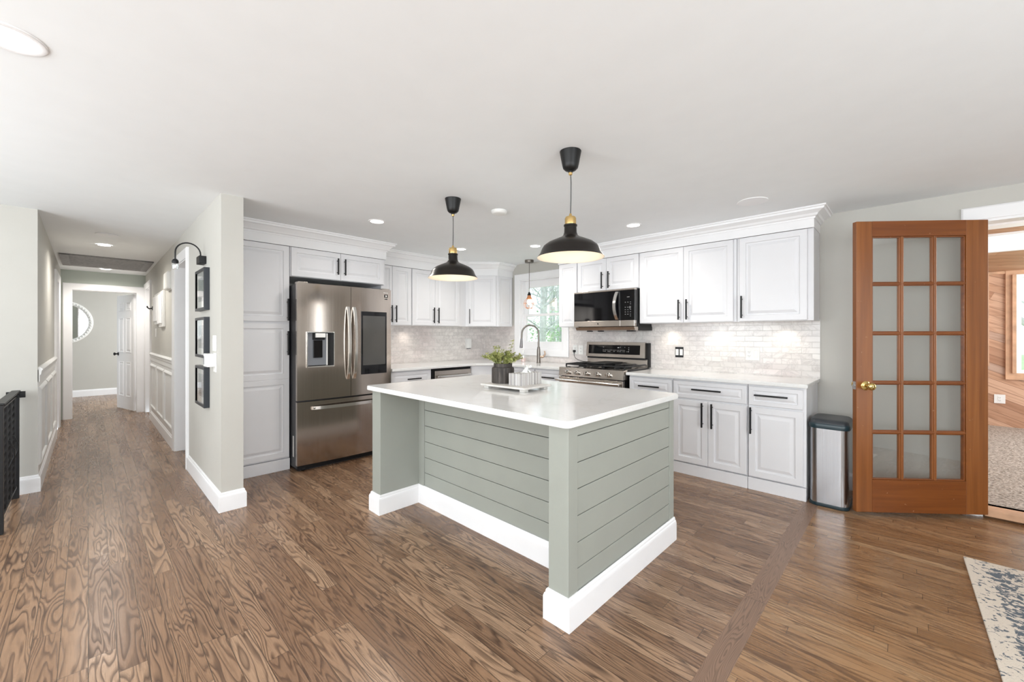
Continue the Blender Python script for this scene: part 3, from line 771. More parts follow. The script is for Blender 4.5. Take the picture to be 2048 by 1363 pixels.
# ------------------------------------------------------------------ island
def island():
    X0, X1, Y0, Y1, ZT = -2.865, -1.075, 1.47, 2.60, .895
    r = thing('kitchen_island', 'grey-green shiplap kitchen island with white quartz top and white baseboard', 'kitchen island', (X0, Y0, 0))
    D = (-X0, -Y0, 0); T_ = lambda mb: mb.shift(D)
    # frame: left leg panel, right end frame, back body
    m = MB(); m.box(X0, Y0, 0, X0+.118, Y1, ZT, .003); build('leg_panel', T_(m), M['isl'], r)
    m = MB(); m.box(X1-.112, Y0, 0, X1, Y0+.072, ZT, .003); build('corner_post', T_(m), M['isl'], r)
    m = MB(); m.box(X1-.02, Y1-.062, 0, X1, Y1, ZT, .002); build('corner_post', T_(m), M['isl'], r)
    m = MB(); m.box(X0+.118, 1.795, 0, X0+.19, 1.83, ZT, .002); build('corner_trim', T_(m), M['isl'], r)
    gr = [.14, .239, .357, .478, .600, .720, .841, ZT]
    m = MB()
    for a, b in zip(gr[:-1], gr[1:]): m.box(X0+.188, 1.802, a+.0018 if a > .15 else 0, X1-.1, 1.83, b-.0018, .0015)
    build('shiplap_panel', T_(m), M['isl'], r)
    m = MB()
    for a, b in zip(gr[:-1], gr[1:]): m.box(X1-.03, Y0+.0725, a+.0018 if a > .15 else 0, X1-.004, Y1-.0625, b-.0018, .0015)
    build('shiplap_panel', T_(m), M['isl'], r)
    m = MB(); m.box(X0+.115, 1.822, .005, X1-.028, Y1-.002, ZT-.001); m.box(X1-.10, Y0+.07, .005, X1-.022, 1.83, ZT-.001)
    build('core', T_(m), M['groove'], r)
    m = MB(); m.sweep([(X0, Y1), (X0, Y0), (X0+.118, Y0), (X0+.118, 1.80), (X1-.112, 1.80), (X1-.112, Y0), (X1, Y0), (X1, Y1)], BASE); build('baseboard', T_(m), M['trim'], r, angle=25)
    # top with rounded corners
    tx0, tx1, ty0, ty1 = -2.885, -1.045, 1.425, 2.625; rr = .035; poly = []
    for cx, cy, a0 in ((tx1-rr, ty1-rr, 0), (tx0+rr, ty1-rr, 90), (tx0+rr, ty0+rr, 180), (tx1-rr, ty0+rr, 270)):
        for k in range(7):
            a = math.radians(a0+15*k); poly.append((cx+rr*math.cos(a), cy+rr*math.sin(a)))
    build('countertop', T_(slab(poly, ZT, .926, .004)), M['quartz'], r)
    return r
island()

# ------------------------------------------------------------------ refrigerator
def fridge():
    W, Ht = .972, 1.80
    r = thing('refrigerator', 'stainless steel french-door refrigerator with water dispenser and door screen', 'refrigerator', (-4.105, 1.366, 0), H)
    def yf(x): q = (x-W/2)/(W/2); return .022*q*q
    m = MB(); m.box(.004, .062, .03, W-.004, .77, Ht-.02, .004); m.box(.03, .075, 0, W-.03, .74, .03); build('body', m, M['dark'], r)
    m = MB(); m.box(.012, .03, Ht-.014, .10, .12, Ht+.006, .004); build('hinge_cover', m, M['steel'], r)
    m = MB(); m.box(W-.10, .03, Ht-.014, W-.012, .12, Ht+.006, .004); build('hinge_cover', m, M['steel'], r)
    m = MB(); m.box(.01, .05, .012, W-.01, .065, .06, .002); build('kick_grille', m, M['blackmat'], r)
    for x in (.05, W-.09):
        m = MB(); m.cyl((x, .06, .018), (x+.03, .06, .018), .018, n=14); build('foot', m, M['blackmat'], r)
    sp = .508
    # left door with dispenser opening
    dx0, dx1, dz0, dz1 = .083, .337, .992, 1.325
    def piece(xa, xb, za, zb):
        pts = [(xa, .058)] + [(xa+(xb-xa)*k/6, yf(xa+(xb-xa)*k/6)) for k in range(7)] + [(xb, .058)]
        m.prism(pts, za, zb, lambda u, v, h: (u, v, h))
    m = MB(); piece(.0, dx0, .675, Ht-.008); piece(dx0, dx1, dz1, Ht-.008); piece(dx0, dx1, .675, dz0); piece(dx1, sp-.002, .675, Ht-.008)
    dl = build('door', m, M['steelfridge'], r, angle=20)
    m = MB()
    m.box(dx0-.004, -.0, dz0-.004, dx0+.004, .05, dz1+.004); m.box(dx1-.004, -.004, dz0-.004, dx1+.004, .05, dz1+.004); m.box(dx0, -.0, dz1-.004, dx1, .05, dz1+.004); m.box(dx0, .0, dz0-.006, dx1, .05, dz0+.006)
    disp = build('dispenser_surround', m, M['steelbright'], dl)
    m = MB(); m.box(dx0+.004, .040, dz0+.006, dx1-.004, .056, dz1-.004); build('dispenser_back', m, M['blackmat'], dl)
    m = MB(); m.box(dx0+.012, .026, dz0+.012, dx0+.19, .040, dz1-.008, .003); build('dispenser_panel', m, M['greyplastic'], dl)
    m = MB(); m.box(dx0+.185, .01, dz0+.01, dx0+.195, .04, dz1-.012, .002); m.box(dx0+.078, .0, dz1-.052, dx0+.172, .03, dz1-.010, .004); build('dispenser_spout', m, M['white'], dl)
    m = MB(); m.box(dx0+.055, .018, dz1-.075, dx0+.175, .034, dz1-.004, .006); build('dispenser_chute', m, M['blackmat'], dl)
    m = MB(); m.box(dx0+.062, .016, dz0+.085, dx0+.148, .030, dz0+.255, .003); build('dispenser_paddle', m, M['blackgloss'], dl)
    # right door
    m = MB()
    pts = [(sp+.002, .058)] + [(sp+.002+(W-sp-.002)*k/8, yf(sp+.002+(W-sp-.002)*k/8)) for k in range(9)] + [(W, .058)]
    m.prism(pts, .675, Ht-.008, lambda u, v, h: (u, v, h))
    dr = build('door', m, M['steelfridge'], r, angle=20)
    sx0, sx1, sz0, sz1 = .617, .915, .885, 1.545
    m = MB(); m.add([(sx0, yf(sx0)-.004, sz0), (sx1, yf(sx1)-.004, sz0), (sx1, yf(sx1)-.004, sz1), (sx0, yf(sx0)-.004, sz1), (sx0, .04, sz0), (sx1, .04, sz0), (sx1, .04, sz1), (sx0, .04, sz1)], [(0,1,2,3), (7,6,5,4), (0,4,5,1), (1,5,6,2), (2,6,7,3), (3,7,4,0)])
    scn = build('screen_bezel', m, M['blackgloss'], dr)
    m = MB(); m.add([(sx0+.016, yf(sx0)-.0052, sz0+.095), (sx1-.018, yf(sx1)-.0052, sz0+.095), (sx1-.018, yf(sx1)-.0052, sz1-.045), (sx0+.016, yf(sx0)-.0052, sz1-.045)], [(0,1,2,3)])
    build('screen', m, plain('dark_screen', (.07,.068,.063), .08, spec=.5), scn)
    # freezer drawer
    m = MB(); pts = [(0, .058)] + [(W*k/14, yf(W*k/14)) for k in range(15)] + [(W, .058)]
    m.prism(pts, .062, .66, lambda u, v, h: (u, v, h)); fz = build('freezer_drawer', m, M['steelfridge'], r, angle=20)
    m = MB(); a, b = .12, W-.12
    P = [(a+(b-a)*t, yf(a+(b-a)*t)-.018-.040*math.sin(math.pi*t)**.5, .597) for t in [i/18 for i in range(19)]]
    for i in range(18):
        p, q = P[i], P[i+1]
        m.add([(p[0],p[1],.583),(q[0],q[1],.583),(q[0],q[1],.613),(p[0],p[1],.613),(p[0],p[1]+.014,.583),(q[0],q[1]+.014,.583),(q[0],q[1]+.014,.613),(p[0],p[1]+.014,.613)], [(0,1,2,3),(7,6,5,4),(0,4,5,1),(3,2,6,7)] + ([(0,3,7,4)] if i == 0 else []) + ([(1,5,6,2)] if i == 17 else []))
    m.cyl((a+.02, .01, .597), (a+.02, -.03, .597), .008, n=8); m.cyl((b-.02, .01, .597), (b-.02, -.03, .597), .008, n=8)
    build('handle', m, M['steelbright'], fz)
    for par, hx in ((dl, .474), (dr, .540)):
        m = MB(); za, zb = .85, 1.585; N = 18
        P = [(hx, -.012-.052*math.sin(math.pi*t)**.6, za+(zb-za)*t) for t in [i/N for i in range(N+1)]]
        for i in range(N):
            p, q = P[i], P[i+1]; w0 = .013
            m.add([(p[0]-w0,p[1],p[2]),(p[0]+w0,p[1],p[2]),(q[0]+w0,q[1],q[2]),(q[0]-w0,q[1],q[2]),(p[0]-w0,p[1]+.02,p[2]),(p[0]+w0,p[1]+.02,p[2]),(q[0]+w0,q[1]+.02,q[2]),(q[0]-w0,q[1]+.02,q[2])], [(0,1,2,3),(7,6,5,4),(1,5,6,2),(0,3,7,4)] + ([(0,4,5,1)] if i == 0 else []) + ([(3,2,6,7)] if i == N-1 else []))
        build('handle', m, M['steelbright'], par)
    # markings
    m = MB(); m.box(-.0012+.004, .12, .13, .0045, .15, .33); build('sticker', m, M['paperwhite'], r)
    m = MB(); lx, lz = .888, 1.705
    m.box(lx, yf(.9)-.0015, lz, lx+.040, yf(.9)+.004, lz+.034); lg = build('badge', m, M['blackmat'], dr)
    m = MB(); m.add([(lx+.014, yf(.9)-.0022, lz+.006), (lx+.022, yf(.9)-.0022, lz+.006), (lx+.029, yf(.9)-.0022, lz+.013), (lx+.029, yf(.9)-.0022, lz+.021), (lx+.022, yf(.9)-.0022, lz+.028), (lx+.014, yf(.9)-.0022, lz+.028)], [(0,1,2,3,4,5)])
    build('badge_mark', m, M['paperwhite'], lg)
    m = MB()
    for k in range(6): m.box(lx+.003+k*.006, yf(.9)-.001, lz-.022, lx+.0065+k*.006, yf(.9)+.004, lz-.010)
    build('badge_lettering', m, M['dark'], lg)
    cu = bpy.data.curves.new('brand_lettering', 'FONT'); cu.body = 'SAMSUNG'; cu.size = .018; cu.extrude = .0006; cu.align_x = 'RIGHT'
    tmp = bpy.data.objects.new('brand_lettering_curve', cu); tm = bpy.data.meshes.new_from_object(tmp); bpy.data.objects.remove(tmp)
    to = bpy.data.objects.new('brand_lettering', tm); C.objects.link(to); to.parent = dr; to.location = (.932, yf(.9)-.001, 1.752); to.rotation_euler = (H, 0, 0); tm.materials.clear(); tm.materials.append(M['paperwhite'])
    return r
fridge()

# ------------------------------------------------------------------ dishwasher
def dishwasher():
    r = thing('dishwasher', 'stainless steel dishwasher under the corner countertop', 'dishwasher', (-4.175, 2.928, 0), H)
    W = .624
    m = MB(); m.box(.004, .03, .05, W, .66, .876); build('body', m, M['blackmat'], r)
    m = MB(); m.box(.035, .0, .11, W-.012, .028, .852, .004); d = build('door', m, M['steel'], r)
    m = MB(); m.box(.055, -.045, .768, W-.03, -.030, .795, .005); m.box(.07, -.03, .774, .09, 0, .79); m.box(W-.065, -.03, .774, W-.045, 0, .79); build('handle', m, M['steelbright'], d)
    m = MB(); m.box(.01, .04, 0, W-.01, .06, .10); build('kick_plate', m, M['blackmat'], r)
dishwasher()

# ------------------------------------------------------------------ range
def gas_range():
    W = .822
    r = thing('gas_range', 'stainless steel gas range with five knobs and black cooktop', 'range', (-2.916, 3.80, 0))
    m = MB(); m.box(.008, .05, .03, W-.008, .63, .905, .002); build('body', m, M['blackmat'], r)
    # control panel, leaning back
    m = MB(); m.prism([(-.0, .832), (.012, .928), (.09, .936), (.09, .832)], 0, W, lambda u, v, h: (h, u, v)); cp = build('control_panel', m, M['steel'], r)
    for k, kx in enumerate((.13, .255, .385, .52, .655)):
        m = MB()
        for (ra, rb, ya, yb) in ((.027, .025, .004, -.010), (.021, .019, -.010, -.040)): m.cyl((kx, ya, .878), (kx, yb, .874), ra, rb, 20)
        m.box(kx-.005, -.046, .858, kx+.005, -.012, .892, .002)
        build('knob', m, M['steelbright'], cp)
    # oven door
    m = MB(); m.box(.004, .0, .20, W-.004, .05, .822, .004); od = build('oven_door', m, M['steel'], r)
    m = MB(); m.box(.09, -.003, .32, W-.10, .002, .738, .002); build('oven_window', m, M['blackgloss'], od)
    m = MB(); m.cyl((.0, -.052, .787), (W-.02, -.052, .787), .0125, n=16)
    for q in (.03, W-.05): m.cyl((q, 0, .787), (q, -.052, .787), .011, n=10)
    build('handle', m, M['steelbright'], od)
    m = MB(); m.box(.004, .0, .05, W-.004, .05, .192, .004); build('storage_drawer', m, M['steel'], r)
    m = MB(); m.box(.004, .07, .90, W-.004, .60, .930, .003); ct = build('cooktop', m, M['blackgloss'], r)
    # burners and grates
    for bx, by in ((.18, .20), (.18, .46), (.41, .33), (.64, .20), (.64, .46)):
        m = MB(); m.lathe([(0.0, .944), (.03, .944), (.034, .940), (.036, .930), (.05, .929)], (bx, by, 0), 20); build('burner', m, M['blackmat'], ct)
    for gx0, gx1 in ((.03, .29), (.295, .525), (.53, .79)):
        m = MB(); t = .006
        for y in (.10, .33, .575): m.box(gx0, y-t, .952, gx1, y+t, .968, .002)
        for x in (gx0+t, (gx0+gx1)/2, gx1-t): m.box(x-t, .10, .952, x+t, .575, .968, .002)
        for x in (gx0+t, gx1-t):
            for y in (.10, .575): m.box(x-t, y-t, .929, x+t, y+t, .955)
        build('grate', m, M['black'], ct)
    m = MB(); m.lathe([(0.0, 0), (.10, 0), (.10, .004), (0, .004)], (0, 0, 0), 4)
    # griddle cover leaning over the middle
    m = MB(); m.box(.29, .14, .968, .53, .53, .985, .006); build('griddle', m, M['blackmat'], ct)
    # back guard
    m = MB(); m.prism([(.565, .93), (.575, 1.02), (.64, 1.02), (.64, .93)], .016, W-.014, lambda u, v, h: (h, u, v)); bgd = build('back_guard', m, M['steel'], r)
    m = MB(); m.prism([(.530, 1.035), (.548, 1.21), (.58, 1.215), (.60, 1.035)], .022, W-.028, lambda u, v, h: (h, u, v)); cons = build('console', m, M['steel'], bgd)
    m = MB(); m.box(.01, .592, .93, W-.002, .638, 1.205, .003); m.box(.03, .545, 1.015, W-.03, .60, 1.04); build('console_back', m, M['blackmat'], bgd)
    yy = lambda z: .530+(z-1.035)*.018/.175
    m = MB(); m.add([(.055, yy(1.07)-.0015, 1.07), (W-.085, yy(1.07)-.0015, 1.07), (W-.085, yy(1.178)-.0015, 1.178), (.055, yy(1.178)-.0015, 1.178)], [(0,1,2,3)]); build('display', m, M['blackgloss'], bgd)
    m = MB(); rng = random.Random(4)
    for rowz, nn in ((1.10, 22), (1.115, 18), (1.15, 6)):
        for k in range(nn):
            x = .26+.34*k/nn + rng.random()*.004
            if rng.random() < .75: m.box(x, yy(rowz)-.0026, rowz, x+.007, yy(rowz)-.001, rowz+.005)
    for k in range(3): m.box(.595, yy(1.1+.022*k)-.0026, 1.10+.022*k, .603, yy(1.1+.022*k)-.001, 1.108+.022*k)
    m.box(.455, yy(1.145)-.0026, 1.143, .475, yy(1.145)-.001, 1.153)
    build('display_lettering', m, plain('pale_lettering', (.45,.45,.45), .6), bgd)
gas_range()

# ------------------------------------------------------------------ microwave
def microwave():
    W, z0, z1 = .778, 1.392, 1.800
    r = thing('microwave', 'stainless and black over-the-range microwave', 'microwave', (-2.862, 4.028, z0))
    Hh = z1-z0
    m = MB(); m.box(.006, .045, .012, W-.004, .41, Hh, .003); m.box(.03, .05, -.005, W-.002, .41, .014); build('body', m, M['blackmat'], r)
    m = MB(); m.box(0, 0, Hh-.018, W, .05, Hh-.001, .003); build('top_trim', m, M['steel'], r)
    m = MB(); m.box(0, .0, .065, .575+.035, .045, Hh-.018, .003); dr = build('door', m, M['blackgloss'], r)
    m = MB(); m.box(.614, .0, .065, W-.001, .045, Hh-.018, .003); cpn = build('control_panel', m, M['blackgloss'], r)
    m = MB(); m.box(0, -.002, .0, .610, .045, .065, .003); build('lower_trim', m, M['steel'], dr)
    m = MB(); m.box(.614, -.002, .0, W-.001, .045, .065, .003); build('lower_trim', m, M['steel'], cpn)
    m = MB(); m.lathe([(0, .0), (.008, .0), (.008, .002), (0, .002)], (0, 0, 0), 16); m.xf(Matrix.Translation((.33, -.002, .032)) @ Matrix.Rotation(H, 4, 'X')); build('badge', m, M['blackmat'], dr)
    m = MB(); N = 16; za, zb = .072, Hh-.03
    P = [(.575-.018*math.sin(math.pi*t), -.012-.035*math.sin(math.pi*t)**.7, za+(zb-za)*t) for t in [i/N for i in range(N+1)]]
    for i in range(N):
        p, q = P[i], P[i+1]; w0 = .017
        m.add([(p[0]-w0,p[1],p[2]),(p[0]+w0,p[1],p[2]),(q[0]+w0,q[1],q[2]),(q[0]-w0,q[1],q[2]),(p[0]-w0,p[1]+.016,p[2]),(p[0]+w0,p[1]+.016,p[2]),(q[0]+w0,q[1]+.016,q[2]),(q[0]-w0,q[1]+.016,q[2])], [(0,1,2,3),(7,6,5,4),(1,5,6,2),(0,3,7,4)] + ([(0,4,5,1)] if i == 0 else []) + ([(3,2,6,7)] if i == N-1 else []))
    build('handle', m, M['steelbright'], dr)
    m = MB(); rng = random.Random(2)
    for zz in (.105, .125, .15, .175, .20, .235, .255):
        for k in range(3):
            if rng.random() < .9: m.box(.665+.03*k, -.0015, zz, .677+.03*k, .001, zz+.007)
    m.box(.69, -.0015, .31, .72, .001, .318); m.box(.718, -.0015, .19, .735, .001, .215)
    build('keypad_lettering', m, plain('dim_lettering', (.16,.16,.16), .6), cpn)
    # underside lip
    m = MB(); m.prism([(.0, -.006), (.02, -.042), (.10, -.046), (.10, -.002)], .02, W-.004, lambda u, v, h: (h, u, v)); build('vent_lip', m, M['steel'], r)
    m = MB(); m.box(.02, .10, -.045, W+.004, .41, .0, .003); m.box(.10, .12, -.056, .16, .16, -.045); m.box(.25, .12, -.056, .31, .16, -.045); m.box(.62, .12, -.056, .70, .18, -.045); build('vent_base', m, M['blackmat'], r)
microwave()

# ------------------------------------------------------------------ glazed door standing open
def french_door():
    Wd, Hd, th = .888, 2.082, .038
    r = bpy.data.objects.new('door_1', None); C.objects.link(r); r.location = (.396, 4.425, .03); r.rotation_euler = (0, 0, math.radians(180+40.7))
    tag(r, 'stained wooden fifteen-pane glass door standing open beside the steel bin', 'door', None, 'structure')
    # local x runs from the hinge to the free edge, +y faces the room
    h2 = th/2; sh, sf, tr, br = .146, .108, .108, .232
    for nm, xa, xb in (('hinge_stile', 0, sh), ('lock_stile', Wd-sf, Wd)):
        m = MB(); m.box(xa, -h2, 0, xb, h2, Hd, .003); build(nm, m, M['fir'], r)
    m = MB(); m.box(sh, -h2+.0004, Hd-tr, Wd-sf, h2-.0004, Hd, .0015); build('top_rail', m, M['firrail'], r)
    m = MB(); m.box(sh, -h2+.0004, 0, Wd-sf, h2-.0004, br, .0015); build('bottom_rail', m, M['firrail'], r)
    m = MB(); gx0, gx1, gz0, gz1 = sh, Wd-sf, br, Hd-tr; mw = .034
    pw = (gx1-gx0-2*mw)/3; ph = (gz1-gz0-4*.030)/5
    for k in (1, 2):
        x = gx0+k*pw+(k-1)*mw
        m.box(x, -h2*.62, gz0, x+mw, h2*.62, gz1, .006); m.box(x+.009, -h2*.9, gz0, x+mw-.009, h2*.9, gz1, .004)
    build('vertical_muntins', m, M['fir'], r)
    m = MB()
    for k in range(1, 5):
        z = gz0+k*ph+(k-1)*.030
        m.box(gx0, -h2*.60, z, gx1, h2*.60, z+.030, .006); m.box(gx0, -h2*.88, z+.008, gx1, h2*.88, z+.022, .004)
    # glazing bead around the opening
    for q in ((gx0, gz0, gx0+.010, gz1), (gx1-.010, gz0, gx1, gz1), (gx0, gz0, gx1, gz0+.010), (gx0, gz1-.010, gx1, gz1)): m.box(q[0], -h2*.7, q[1], q[2], h2*.7, q[3], .003)
    build('horizontal_muntins', m, M['firrail'], r)
    m = MB(); m.box(gx0, -.002, gz0, gx1, .002, gz1); build('panes', m, M['glass'], r)
    kx, kz = Wd-.062, .905
    m = MB()
    for s_ in (1, -1):
        k = MB(); k.lathe([(0, 0), (.033, 0), (.033, .004), (.024, .010), (.012, .014), (.012, .030), (.020, .036), (.027, .048), (.026, .060), (.018, .067), (0, .068)], (0,0,0), 28)
        k.xf(Matrix.Translation((kx, s_*h2, kz)) @ Matrix.Rotation(-s_*H, 4, 'X')); m.add(k.v, k.f)
    build('door_knob', m, plain('polished_brass', (.70,.52,.20), .12, metal=1), r)
    m = MB(); m.box(Wd-.001, -.012, kz-.028, Wd+.0015, .012, kz+.028); m.cyl((Wd, 0, kz), (Wd+.009, 0, kz), .008, n=10); build('latch', m, M['hinge'], r)
    for z in (.22, 1.0, 1.82):
        m = MB(); m.cyl((-.006, -h2-.004, z-.045), (-.006, -h2-.004, z+.045), .006, n=10); build('hinge', m, M['hinge'], r)
french_door()

# ------------------------------------------------------------------ steel bin
def rrect(x0, y0, x1, y1, r, n=6):
    P = []
    for cx, cy, a0 in ((x1-r, y1-r, 0), (x0+r, y1-r, 90), (x0+r, y0+r, 180), (x1-r, y0+r, 270)):
        for k in range(n+1):
            a = math.radians(a0+90*k/n); P.append((cx+r*math.cos(a), cy+r*math.sin(a)))
    return P
def stack(mb, loops):
    """loops: list of (poly, z) with equal vertex counts, closed at both ends"""
    n = len(loops[0][0]); b = len(mb.v)
    for poly, z in loops:
        for x, y in poly: mb.v.append((x, y, z))
    for i in range(len(loops)-1):
        for j in range(n): mb.f.append((b+i*n+j, b+i*n+(j+1)%n, b+(i+1)*n+(j+1)%n, b+(i+1)*n+j)); mb.m.append(0)
    mb.f.append(tuple(b+j for j in reversed(range(n)))); mb.m.append(0)
    mb.f.append(tuple(b+(len(loops)-1)*n+j for j in range(n))); mb.m.append(0)
    return mb
def steel_bin():
    w_, d_, r_ = .245, .34, .055
    r = thing('trash_can', 'brushed steel trash can with black lid between white cabinet and wooden door', 'trash can', (-.553, 3.862, 0), 0)
    def rr(o): return rrect(o, o, w_-o, d_-o, r_-o*.6)
    m = stack(MB(), [(rr(.003), 0), (rr(0), .004), (rr(0), .022), (rr(.003), .026)]); build('base', m, plain('dark_teal_plastic', (.012,.03,.038), .35), r)
    m = stack(MB(), [(rr(.004), .026), (rr(.004), .595)]); build('body', m, M['steelbin'], r)
    m = stack(MB(), [(rr(-.003), .590), (rr(-.005), .597), (rr(-.005), .618), (rr(.0), .628)]); build('rim', m, plain('dark_teal_rim', (.014,.035,.045), .3), r)
    m = stack(MB(), [(rr(.0), .628), (rr(.004), .645), (rr(.018), .656), (rr(.05), .660)]); build('lid', m, plain('dark_lid', (.03,.035,.042), .35), r)
steel_bin()

# ------------------------------------------------------------------ pendants over the island
def pendant(x, y, zr, label, group):
    """zr: height of the rim; the canopy touches the ceiling"""
    r = thing('pendant_lamp', label, 'pendant lamp', (x, y, zr), 0, group); top = CZ-zr
    out = [(.190, 0), (.186, .006), (.172, .024), (.162, .050), (.152, .066), (.128, .084), (.088, .102), (.054, .116), (.042, .126), (.036, .142), (.0345, .178), (.034, .180)]
    inn = [(.188, .0005)] + [(q-.003, z-.001) for q, z in out[1:-1]]
    m = MB(); m.lathe(out, n=64); build('shade', m, M['bronze'], r, angle=50)
    m = MB(); m.lathe([(.190, 0), (.188, .0005)] + inn[1:], n=64); build('shade_lining', m, M['enamel'], r, angle=50)
    m = MB(); m.lathe([(.0345, .176), (.038, .178), (.038, .186), (.034, .188)], n=32, caps=True); build('neck_ring', m, M['bronze'], r)
    m = MB(); m.lathe([(.031, .186), (.032, .192), (.032, .222), (.027, .231), (.010, .234), (.006, .250)], n=32, caps=True)
    build('brass_cap', m, M['brass'], r)
    m = MB(); m.tube([(0, 0, .24), (.003, 0, .24+(top-.34)*.35), (.004, 0, .24+(top-.34)*.7), (0, 0, top-.10)], .0032, 8); build('cord', m, plain('grey_fabric_cord', (.10,.10,.10), .8), r)
    m = MB(); m.lathe([(.012, top-.120), (.013, top-.112), (.030, top-.106), (.042, top-.094), (.047, top-.075), (.060, top-.006), (.061, top)], n=40, caps=True); cn = build('ceiling_canopy', m, M['canopy'], r)
    m = MB(); m.lathe([(.004, top-.135), (.010, top-.132), (.012, top-.114), (.012, top-.108)], n=20, caps=True); build('canopy_nut', m, M['brass'], cn)
    m = MB(); m.sphere((0, 0, .085), .028, 20); m.cyl((0, 0, .105), (0, 0, .165), .015, n=14); build('bulb', m, M['bulb'], r)
    l = bpy.data.lights.new('bulb_light', 'POINT'); l.energy = .62; l.color = (1, .91, .80); l.shadow_soft_size = .03
    o = bpy.data.objects.new('bulb_light', l); C.objects.link(o); o.location = (x, y, zr+.045)
M['enamel'] = plain('cream_enamel_lining', (.86,.77,.64), .5, var=.01)
pendant(-1.38, 1.907, 1.738, 'black dome pendant lamp with brass neck, hanging nearer the range', 'black pendant lamps over the island')
pendant(-2.507, 1.944, 1.733, 'black dome pendant lamp with brass neck, hanging nearer the refrigerator', 'black pendant lamps over the island')

# ------------------------------------------------------------------ ceiling fixtures
def downlight(x, y, label, R=.075, z=CZ, energy=3.8, group='lit recessed ceiling lights'):
    r = thing('recessed_light', label, 'ceiling light', (x, y, z), 0, group)
    m = MB(); m.lathe([(R, 0), (R, -.003), (R-.004, -.006), (R*.80, -.005), (R*.76, -.001)], n=48); build('trim_ring', m, M['trim'], r, angle=50)
    m = MB(); m.lathe([(0, -.0025), (R*.78, -.0025)], n=48); build('lens', m, M['lamp'], r)
    l = bpy.data.lights.new('downlight_beam', 'SPOT'); l.energy = energy*6; l.spot_size = math.radians(168); l.spot_blend = 1.0; l.color = (1, .95, .88); l.shadow_soft_size = .06
    o = bpy.data.objects.new('downlight_beam', l); C.objects.link(o); o.location = (x, y, z-.03)
downlight(-3.507, 1.845, 'lit recessed light in front of the cabinet over the refrigerator')
downlight(-1.875, 3.60, 'lit recessed light in front of the tall two-door upper cabinet')
downlight(-3.902, 3.148, 'lit recessed light partly behind the brass cap of the pendant nearer the refrigerator')
downlight(-3.141, 3.645, 'lit recessed light partly behind the shade of the pendant nearer the range')
downlight(-2.265, -.20, 'large lit recessed light cut by the corner of the photo', .10)
def hz(x): return CZ-(CZ-2.30)*(HX-x)/(HX-HE)
for (px, py, lab) in ((-6.60, .13, 'lit recessed light in the hall ceiling before the return-air grille'), (-8.80, .19, 'small lit recessed light on the far edge of the return-air grille')):
    downlight(px, py, lab, .07, hz(px)-.004, 8.0, 'lit recessed lights in the hall')
m = MB(); m.lathe([(.105, 0), (.105, -.004), (.098, -.007), (0, -.007)], n=56); solo('ceiling_cover', 'flat white round ceiling cover near the wide single-door upper cabinet', 'ceiling cover', m, M['trim'], (-.872, 3.60, CZ))
m = MB(); m.lathe([(.090, 0), (.090, -.004), (.084, -.007), (0, -.007)], n=56); solo('ceiling_cover', 'flat white round cover in the hall ceiling near the kitchen', 'ceiling cover', m, M['trim'], (-5.95, .14, hz(-5.95)-.001))
r = thing('smoke_detector', 'round white smoke detector on the ceiling between the two black pendants', 'smoke detector', (-2.471, 2.401, CZ))
m = MB(); m.lathe([(.066, 0), (.066, -.012), (.060, -.024), (.045, -.028), (0, -.028)], n=48); build('housing', m, M['white'], r)
m = MB(); m.lathe([(.0665, -.003), (.069, -.003), (.069, -.009), (.0665, -.009)], n=48); build('mounting_ring', m, M['white'], r)

# mini pendant over the sink
def sink_pendant():
    x, y = -3.80, 4.28
    r = thing('mini_pendant_lamp', 'small copper cage pendant lamp hanging in front of the kitchen window', 'pendant lamp', (x, y, 1.66))
    top = CZ-1.66
    m = MB(); m.lathe([(0, top-.035), (.058, top-.035), (.062, top-.030), (.062, top)], n=36); build('ceiling_canopy', m, M['nickel'], r)
    m = MB(); m.tube([(0, 0, .20), (0, 0, top-.03)], .004, 8); build('cord', m, M['nickel'], r)
    m = MB(); m.lathe([(0, .235), (.010, .235), (.014, .225), (.020, .205), (.026, .200), (.026, .190), (.02, .186)], n=24); build('socket_cap', m, M['blackmat'], r)
    m = MB(); m.lathe([(.021, .192), (.030, .165), (.040, .140), (.036, .140), (.027, .163), (.018, .19)], n=28); build('copper_collar', m, M['copper'], r)
    m = MB(); m.sphere((0, 0, .095), .030, 18, sc=(1, 1, 1.35)); build('bulb', m, M['bulb'], r)
    m = MB(); n = 8
    for k in range(n):
        a = 2*math.pi*k/n; P = []
        for q, z in ((.036, .148), (.060, .118), (.075, .080), (.072, .045), (.050, .015), (.020, .002)): P.append((q*math.cos(a), q*math.sin(a), z))
        m.tube(P, .0022, 6)
    for q, z in ((.0755, .078), (.050, .015)):
        m.tube([(q*math.cos(2*math.pi*k/24), q*math.sin(2*math.pi*k/24), z) for k in range(24)], .0022, 6, closed=True)
    build('wire_cage', m, M['copper'], r)
sink_pendant()

